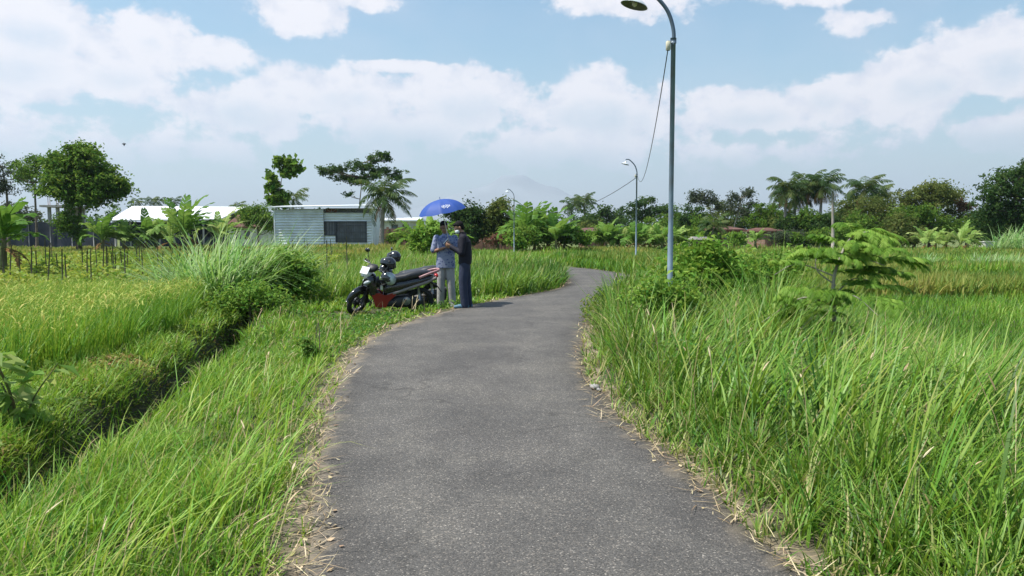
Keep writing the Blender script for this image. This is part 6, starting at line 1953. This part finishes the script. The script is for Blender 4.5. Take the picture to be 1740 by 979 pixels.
def fuse(mb, name, mat, parent, voxel, smooth=6, factor=0.5):
    """one continuous surface from overlapping rounded pieces"""
    me = mb.mesh(name + '_raw')
    o = bpy.data.objects.new(name, me)
    COL.objects.link(o)
    r = o.modifiers.new('r', 'REMESH'); r.mode = 'VOXEL'; r.voxel_size = voxel
    s = o.modifiers.new('s', 'SMOOTH'); s.iterations = smooth; s.factor = factor
    bpy.context.view_layer.update()
    dg = bpy.context.evaluated_depsgraph_get()
    new = bpy.data.meshes.new_from_object(o.evaluated_get(dg))
    o.modifiers.clear()
    o.data = new
    bpy.data.meshes.remove(me)
    new.materials.clear(); new.materials.append(mat)
    new.polygons.foreach_set('use_smooth', np.full(len(new.polygons), True, dtype=bool))
    o.parent = parent
    return o


def torso(mb, rings):
    """rings: (centre, half width vector, half depth vector)"""
    out = []
    a = np.linspace(0, 2 * np.pi, 24, endpoint=False)
    for c, w, d in rings:
        c, w, d = np.array(c), np.array(w), np.array(d)
        cs, sn = np.cos(a), np.sin(a)
        out.append(c + (np.sign(cs) * np.abs(cs) ** 0.85)[:, None] * w + (np.sign(sn) * np.abs(sn) ** 0.9)[:, None] * d)
    loft(mb, out)


def hand(mb, wrist, d, palm_n, thumb_side, curl=0.6, L=0.175):
    """palm and five unequal curled fingers; d = pointing direction, palm_n = the way the palm faces"""
    d = unit(d); palm_n = unit(palm_n - d * np.dot(palm_n, d)); s = np.cross(d, palm_n) * thumb_side
    w = np.array(wrist, float)
    pm = w + d * 0.05
    ellipsoid_m = np.eye(4); ellipsoid_m[:3, 0] = d * 0.055; ellipsoid_m[:3, 1] = s * 0.042; ellipsoid_m[:3, 2] = palm_n * 0.017; ellipsoid_m[:3, 3] = pm
    tmp = MB(); ellipsoid(tmp, (0, 0, 0), (1, 1, 1), nu=10, nv=14)
    mb.add(xf(ellipsoid_m, tmp.v[0]), tmp.f)
    for k, (off, ln) in enumerate(((0.030, 0.070), (0.010, 0.080), (-0.011, 0.075), (-0.030, 0.058))):
        p = w + d * 0.088 + s * off
        pts = [p - d * 0.02, p]
        ang = 0.0
        for j in range(3):
            ang += curl * (0.6 + 0.25 * j)
            p = p + (d * math.cos(ang) + palm_n * math.sin(ang)) * ln / 3
            pts.append(p)
        tube(mb, pts, [0.0095, 0.0095, 0.009, 0.008, 0.0065], 8)
        ellipsoid(mb, tuple(pts[-1]), (0.0065,) * 3, nu=6, nv=8)
    t0 = w + d * 0.025 + s * 0.03
    tp = [t0, t0 + s * 0.03 + d * 0.025 + palm_n * 0.012, t0 + s * 0.038 + d * 0.055 + palm_n * 0.03]
    tube(mb, tp, [0.0125, 0.0105, 0.008], 8); ellipsoid(mb, tuple(tp[-1]), (0.008,) * 3, nu=6, nv=8)


def head(mb, c, face, up, sc=1.0):
    """skull, jaw, nose, ears, lips, brow ridge; face = looking direction"""
    f = unit(face); u = unit(up - f * np.dot(up, f)); s = np.cross(u, f)
    B = np.eye(4); B[:3, 0] = f; B[:3, 1] = s; B[:3, 2] = u; B[:3, 3] = c

    def el(o, r):
        tmp = MB(); ellipsoid(tmp, o, r, nu=12, nv=16); mb.add(xf(B, tmp.v[0] * sc), tmp.f)
    el((-0.008, 0, 0.03), (0.096, 0.076, 0.094))          # skull
    el((0.028, 0, -0.04), (0.062, 0.060, 0.075))          # face and jaw
    el((0.066, 0, -0.092), (0.022, 0.026, 0.02))          # chin
    el((0.096, 0, -0.022), (0.017, 0.013, 0.02))          # nose tip
    el((0.085, 0, 0.0), (0.013, 0.009, 0.03))             # nose bridge
    el((0.080, 0, -0.062), (0.012, 0.024, 0.008))         # lips
    el((0.072, 0, 0.028), (0.018, 0.048, 0.010))          # brow
    for k in (-1, 1):
        el((-0.004, k * 0.080, -0.008), (0.018, 0.010, 0.030))
    return B


def eyes(parent, B, sc=1.0):
    for k in (-1, 1):
        mb = MB(); tmp = MB(); ellipsoid(tmp, (0.076, k * 0.030, 0.006), (0.012, 0.015, 0.009), nu=8, nv=10); mb.add(xf(B, tmp.v[0] * sc), tmp.f)
        mb.build('eye', M_eye, parent)


M_eye = solid('dark_eye', (0.05, 0.035, 0.03), 0.2)
X3 = lambda *a: np.array(a, float)

# -- man in the dark jacket, side on, bent over a phone, facing left
PX, PY = x_at(787, 15.75), 15.75
pz = 0.0
man = thing('person', 'person in dark navy jacket and trousers with white face mask, looking down at a phone', 'person', (PX, PY, pz))
mb = MB()
sh_l, sh_r = X3(0.01, -0.175, 1.40), X3(0.0, 0.175, 1.40)
el_l, el_r = X3(-0.02, -0.245, 1.11), X3(-0.06, 0.23, 1.11)
wr_l, wr_r = X3(-0.235, -0.13, 1.235), X3(-0.26, 0.06, 1.22)
torso(mb, [((0.02, 0, 0.90), (0.10, 0, 0), (0, 0.15, 0)), ((0.03, 0, 1.02), (0.095, 0, 0), (0, 0.145, 0)), ((0.02, 0, 1.18), (0.105, 0, 0), (0, 0.155, 0)), ((0.01, 0, 1.33), (0.105, 0, 0), (0, 0.175, 0)), ((0.0, 0, 1.42), (0.075, 0, 0), (0, 0.15, 0)), ((-0.01, 0, 1.46), (0.05, 0, 0), (0, 0.07, 0))])
limb(mb, [(-0.01, 0, 1.42), (-0.04, 0, 1.53)], [0.058, 0.055])
hb = head(mb, X3(-0.085, -0.005, 1.605), X3(-0.85, -0.25, -0.42), X3(-0.35, 0, 1))
limb(mb, [sh_l, el_l], [0.052, 0.04]); limb(mb, [el_l, wr_l], [0.038, 0.027]); limb(mb, [sh_r, el_r], [0.052, 0.04]); limb(mb, [el_r, wr_r], [0.038, 0.027])
hand(mb, wr_l, X3(-0.8, 0.25, 0.35), X3(0.2, 0.9, 0.5), 1, 0.65); hand(mb, wr_r, X3(-0.8, -0.25, 0.4), X3(0.2, -0.8, 0.6), -1, 0.6)
limb(mb, [(0.03, -0.09, 0.92), (-0.02, -0.10, 0.50), (0.03, -0.10, 0.09)], [0.082, 0.055, 0.038]); limb(mb, [(0.03, 0.09, 0.92), (0.05, 0.10, 0.50), (0.09, 0.10, 0.09)], [0.082, 0.055, 0.038])
for y, x in ((-0.10, 0.03), (0.10, 0.09)): limb(mb, [(x + 0.03, y, 0.05), (x - 0.15, y - 0.02, 0.03)], [0.036, 0.028])
body = fuse(mb, 'body', M_skin, man, 0.006, 2, 0.4)
eyes(man, hb)
mb = MB()
torso(mb, [((0.03, 0, 0.88), (0.13, 0, 0), (0, 0.185, 0)), ((0.04, 0, 1.0), (0.135, 0, 0), (0, 0.185, 0)), ((0.03, 0, 1.18), (0.14, 0, 0), (0, 0.19, 0)), ((0.02, 0, 1.33), (0.135, 0, 0), (0, 0.205, 0)), ((0.005, 0, 1.43), (0.09, 0, 0), (0, 0.165, 0)), ((-0.012, 0, 1.49), (0.068, 0, 0), (0, 0.072, 0)), ((-0.02, 0, 1.52), (0.07, 0, 0), (0, 0.07, 0))])
limb(mb, [sh_l, el_l], [0.078, 0.066]); limb(mb, [el_l, wr_l * 0.94 + el_l * 0.06], [0.064, 0.044]); limb(mb, [sh_r, el_r], [0.078, 0.066]); limb(mb, [el_r, wr_r * 0.94 + el_r * 0.06], [0.064, 0.044])
fuse(mb, 'jacket', M_jacket, man, 0.009, 4)
mb = MB()
torso(mb, [((0.03, 0, 0.80), (0.115, 0, 0), (0, 0.17, 0)), ((0.03, 0, 0.95), (0.11, 0, 0), (0, 0.165, 0))])
limb(mb, [(0.03, -0.085, 0.88), (-0.0, -0.10, 0.50), (0.035, -0.10, 0.07)], [0.108, 0.088, 0.083]); limb(mb, [(0.03, 0.085, 0.88), (0.06, 0.10, 0.50), (0.09, 0.10, 0.07)], [0.108, 0.088, 0.083])
fuse(mb, 'trousers', M_navy, man, 0.009, 4)
for y, x in ((-0.10, 0.03), (0.10, 0.09)):
    mb = MB(); limb(mb, [(x + 0.05, y, 0.045), (x - 0.10, y - 0.01, 0.042), (x - 0.19, y - 0.02, 0.034)], [0.045, 0.045, 0.034]); fuse(mb, 'shoe', M_sandal, man, 0.008, 3)


def on_head(B, pieces, name, mat, parent, voxel=0.008, sm=4):
    mb = MB()
    for o, r in pieces:
        tmp = MB(); ellipsoid(tmp, o, r, nu=12, nv=16); mb.add(xf(B, tmp.v[0]), tmp.f)
    return fuse(mb, name, mat, parent, voxel, sm)


on_head(hb, [((-0.022, 0, 0.050), (0.100, 0.084, 0.088)), ((-0.055, 0, 0.0), (0.062, 0.074, 0.075)), ((0.045, 0, 0.088), (0.05, 0.06, 0.03))], 'hair', M_hair, man)
on_head(hb, [((0.055, 0, -0.055), (0.058, 0.064, 0.052))], 'face_mask', M_mask, man)
ph = thing('phone', 'dark phone held in the hands of the person in the navy jacket', 'phone', (PX - 0.345, PY - 0.02, 1.335))
ph.rotation_euler = (R(10), R(-48), R(8))
mb = MB(); box(mb, (0, 0, 0), (0.15, 0.075, 0.009), ch=0.004); mb.build('case', M_matt, ph, smooth=False)
mb = MB(); box(mb, (0, 0, 0.006), (0.138, 0.067, 0.002)); mb.build('screen', M_visor, ph, smooth=False)

# -- man in the patterned shirt, facing the camera, turned towards the phone
QX, QY = x_at(757, 16.6), 16.6
qz = rest_z(QX, QY)
man2 = thing('person', 'person in short sleeved blue patterned shirt and grey trousers standing under the blue umbrella', 'person', (QX, QY, qz))
mb = MB()
sr, sl_ = X3(-0.185, 0.0, 1.46), X3(0.185, 0.03, 1.46)
er, el2 = X3(-0.255, -0.04, 1.18), X3(0.25, -0.02, 1.20)
wr, wl = X3(-0.02, -0.20, 1.26), X3(0.12, -0.20, 1.32)
torso(mb, [((0, 0, 0.92), (0.155, 0, 0), (0, 0.10, 0)), ((0, 0, 1.06), (0.145, 0, 0), (0, 0.095, 0)), ((0, 0, 1.24), (0.16, 0, 0), (0, 0.105, 0)), ((0, 0, 1.39), (0.175, 0, 0), (0, 0.10, 0)), ((0, 0, 1.48), (0.14, 0, 0), (0, 0.07, 0)), ((0, 0, 1.52), (0.07, 0, 0), (0, 0.055, 0))])
limb(mb, [(0, 0, 1.48), (-0.01, -0.01, 1.60)], [0.058, 0.055])
hb2 = head(mb, X3(-0.03, -0.03, 1.685), X3(0.30, -0.9, -0.28), X3(0, -0.2, 1))
limb(mb, [sr, er], [0.052, 0.042]); limb(mb, [er, wr], [0.04, 0.028]); limb(mb, [sl_, el2], [0.052, 0.042]); limb(mb, [el2, wl], [0.04, 0.028])
hand(mb, wr, X3(0.75, -0.35, 0.25), X3(0.0, -0.3, 1.0), -1, 0.45); hand(mb, wl, X3(-0.3, -0.6, 0.55), X3(-0.9, 0.0, -0.1), 1, 1.05)
limb(mb, [(-0.09, 0, 0.94), (-0.10, -0.02, 0.52), (-0.11, 0.02, 0.09)], [0.085, 0.057, 0.04]); limb(mb, [(0.09, 0, 0.94), (0.11, -0.03, 0.52), (0.14, 0.0, 0.09)], [0.085, 0.057, 0.04])
for x, y in ((-0.11, 0.02), (0.14, 0.0)): limb(mb, [(x, y + 0.03, 0.05), (x * 1.1, y - 0.14, 0.03)], [0.038, 0.03])
fuse(mb, 'body', M_skin, man2, 0.006, 2, 0.4)
eyes(man2, hb2)
mb = MB()
torso(mb, [((0, 0.0, 0.83), (0.205, 0, 0), (0, 0.135, 0)), ((0, 0, 0.95), (0.20, 0, 0), (0, 0.135, 0)), ((0, 0, 1.10), (0.19, 0, 0), (0, 0.135, 0)), ((0, 0, 1.26), (0.195, 0, 0), (0, 0.135, 0)), ((0, 0, 1.40), (0.20, 0, 0), (0, 0.12, 0)), ((0, 0, 1.49), (0.155, 0, 0), (0, 0.085, 0)), ((0, 0.005, 1.535), (0.072, 0, 0), (0, 0.068, 0)), ((0, 0.005, 1.56), (0.07, 0, 0), (0, 0.07, 0))])
limb(mb, [sr, sr * 0.12 + er * 0.88], [0.076, 0.072]); limb(mb, [sl_, sl_ * 0.12 + el2 * 0.88], [0.076, 0.072])
fuse(mb, 'shirt', M_shirt, man2, 0.009, 4)
mb = MB()
torso(mb, [((0, 0, 0.82), (0.17, 0, 0), (0, 0.12, 0)), ((0, 0, 0.97), (0.165, 0, 0), (0, 0.115, 0))])
limb(mb, [(-0.085, 0, 0.90), (-0.10, -0.01, 0.52), (-0.115, 0.02, 0.07)], [0.105, 0.085, 0.08]); limb(mb, [(0.085, 0, 0.90), (0.11, -0.02, 0.52), (0.14, 0.0, 0.07)], [0.105, 0.085, 0.08])
fuse(mb, 'trousers', M_grey_tr, man2, 0.009, 4)
for x, y in ((-0.11, 0.02), (0.14, 0.0)):
    mb = MB(); limb(mb, [(x, y + 0.05, 0.048), (x * 1.05, y - 0.10, 0.045), (x * 1.1, y - 0.18, 0.034)], [0.045, 0.045, 0.034]); fuse(mb, 'shoe', M_shoe, man2, 0.008, 3)
on_head(hb2, [((-0.022, 0, 0.055), (0.100, 0.084, 0.085)), ((-0.055, 0, 0.0), (0.062, 0.074, 0.08)), ((0.045, 0, 0.092), (0.05, 0.062, 0.03))], 'hair', M_hair, man2)

# ------------------------------------------------------------------ umbrella
m, nt, out = new_mat('blue_umbrella_cloth')
p_ = nt.nodes.new('ShaderNodeBsdfPrincipled'); p_.inputs['Base Color'].default_value = (0.04, 0.11, 0.43, 1); p_.inputs['Roughness'].default_value = 0.6
t_ = nt.nodes.new('ShaderNodeBsdfTranslucent'); t_.inputs[0].default_value = (0.03, 0.12, 0.62, 1)
x_ = nt.nodes.new('ShaderNodeMixShader'); x_.inputs[0].default_value = 0.35
nt.links.new(p_.outputs[0], x_.inputs[1]); nt.links.new(t_.outputs[0], x_.inputs[2]); nt.links.new(x_.outputs[0], out.inputs[0])
M_umb = m
grip = np.array([QX, QY, qz]) + wl + X3(-0.03, -0.05, 0.05)
apex = np.array([x_at(748, 16.24), 16.24, z_at(339, 16.24)])
um = thing('umbrella', 'open blue umbrella with a small white mark held over the two people', 'umbrella', tuple(apex))
axis_u = unit(apex - grip)
e1 = unit(np.cross(X3(0, 1, 0), axis_u)); e2 = np.cross(axis_u, e1)
UB = np.eye(4); UB[:3, 0] = e1; UB[:3, 1] = e2; UB[:3, 2] = axis_u
Ru, Hu = 0.49, 0.25
nr, na = 9, 64


def canopy_pt(r, a, inner=0.0):
    k = (a * 8 / (2 * np.pi)) % 1.0
    sagp = 4 * k * (1 - k)
    rad = Ru * r * (1 - 0.055 * sagp * r)
    z = -Hu * (1 - np.sqrt(np.maximum(0, 1 - (r * 0.93) ** 2))) / (1 - np.sqrt(1 - 0.93 ** 2)) - 0.018 * sagp * r + 0.0
    return np.stack([rad * np.cos(a), rad * np.sin(a), z - inner], -1)


rr, aa = np.meshgrid(np.linspace(0.02, 1, nr), np.linspace(0, 2 * np.pi, na, endpoint=False), indexing='ij')
mb = MB()
mb.add(xf(UB, canopy_pt(rr, aa).reshape(-1, 3)), grid_faces(nr, na, wrap_v=True))
cano = mb.build('canopy', M_umb, um)
mb = MB()
for k, (a0, hgt) in enumerate(((-0.20, 0.04), (-0.12, 0.07), (-0.04, 0.045), (0.05, 0.075), (0.13, 0.05), (0.21, 0.035))):
    a_c = R(-72) + a0
    rs = np.linspace(0.80 - hgt * 1.1, 0.80 + hgt * 1.1, 5)
    strip = []
    for r in rs:
        strip.append([canopy_pt(np.array(r), np.array(a_c - 0.017), -0.014), canopy_pt(np.array(r), np.array(a_c + 0.017), -0.014)])
    mb.add(xf(UB, np.array(strip).reshape(-1, 3)), grid_faces(5, 2))
mb.build('printed_mark', M_white_p, cano, smooth=False)
for k in range(8):
    a = 2 * np.pi * k / 8
    mb = MB(); tube(mb, xf(UB, np.array([canopy_pt(np.array(r), np.array(a), 0.008) for r in np.linspace(0.02, 1.0, 9)])), 0.003, 5); mb.build('rib', M_matt, um)
mb = MB(); tube(mb, [axis_u * 0.05, axis_u * 0.0, (grip - apex) * 1.0, (grip - apex) * 1.14], [0.006, 0.007, 0.007, 0.007], 8); mb.build('shaft', M_chrome, um)
mb = MB(); tube(mb, [(grip - apex) * 0.98, (grip - apex) * 1.16], 0.014, 8); mb.build('handle', M_matt, um)

# -- loose stones at the bulge of the right road edge
for k, (px, d, s) in enumerate(((1013, 7.55, 0.05), (1020, 7.45, 0.032), (1006, 7.7, 0.022))):
    mb = MB(); ellipsoid(mb, (0, 0, s * 0.4), (s, s * 0.8, s * 0.55), (0.2, 0.1, k), nu=8, nv=10)
    mb.v[0] += rng.normal(0, s * 0.06, mb.v[0].shape)
    o = mb.build('stone', M_concrete, loc=(x_at(px, d), d, 0.02))
    tag(o, ['larger grey stone lying on the right road edge', 'middle sized grey stone beside the larger one on the road edge', 'smallest grey stone on the right road edge'][k], 'stone', 'stones on the right road edge')
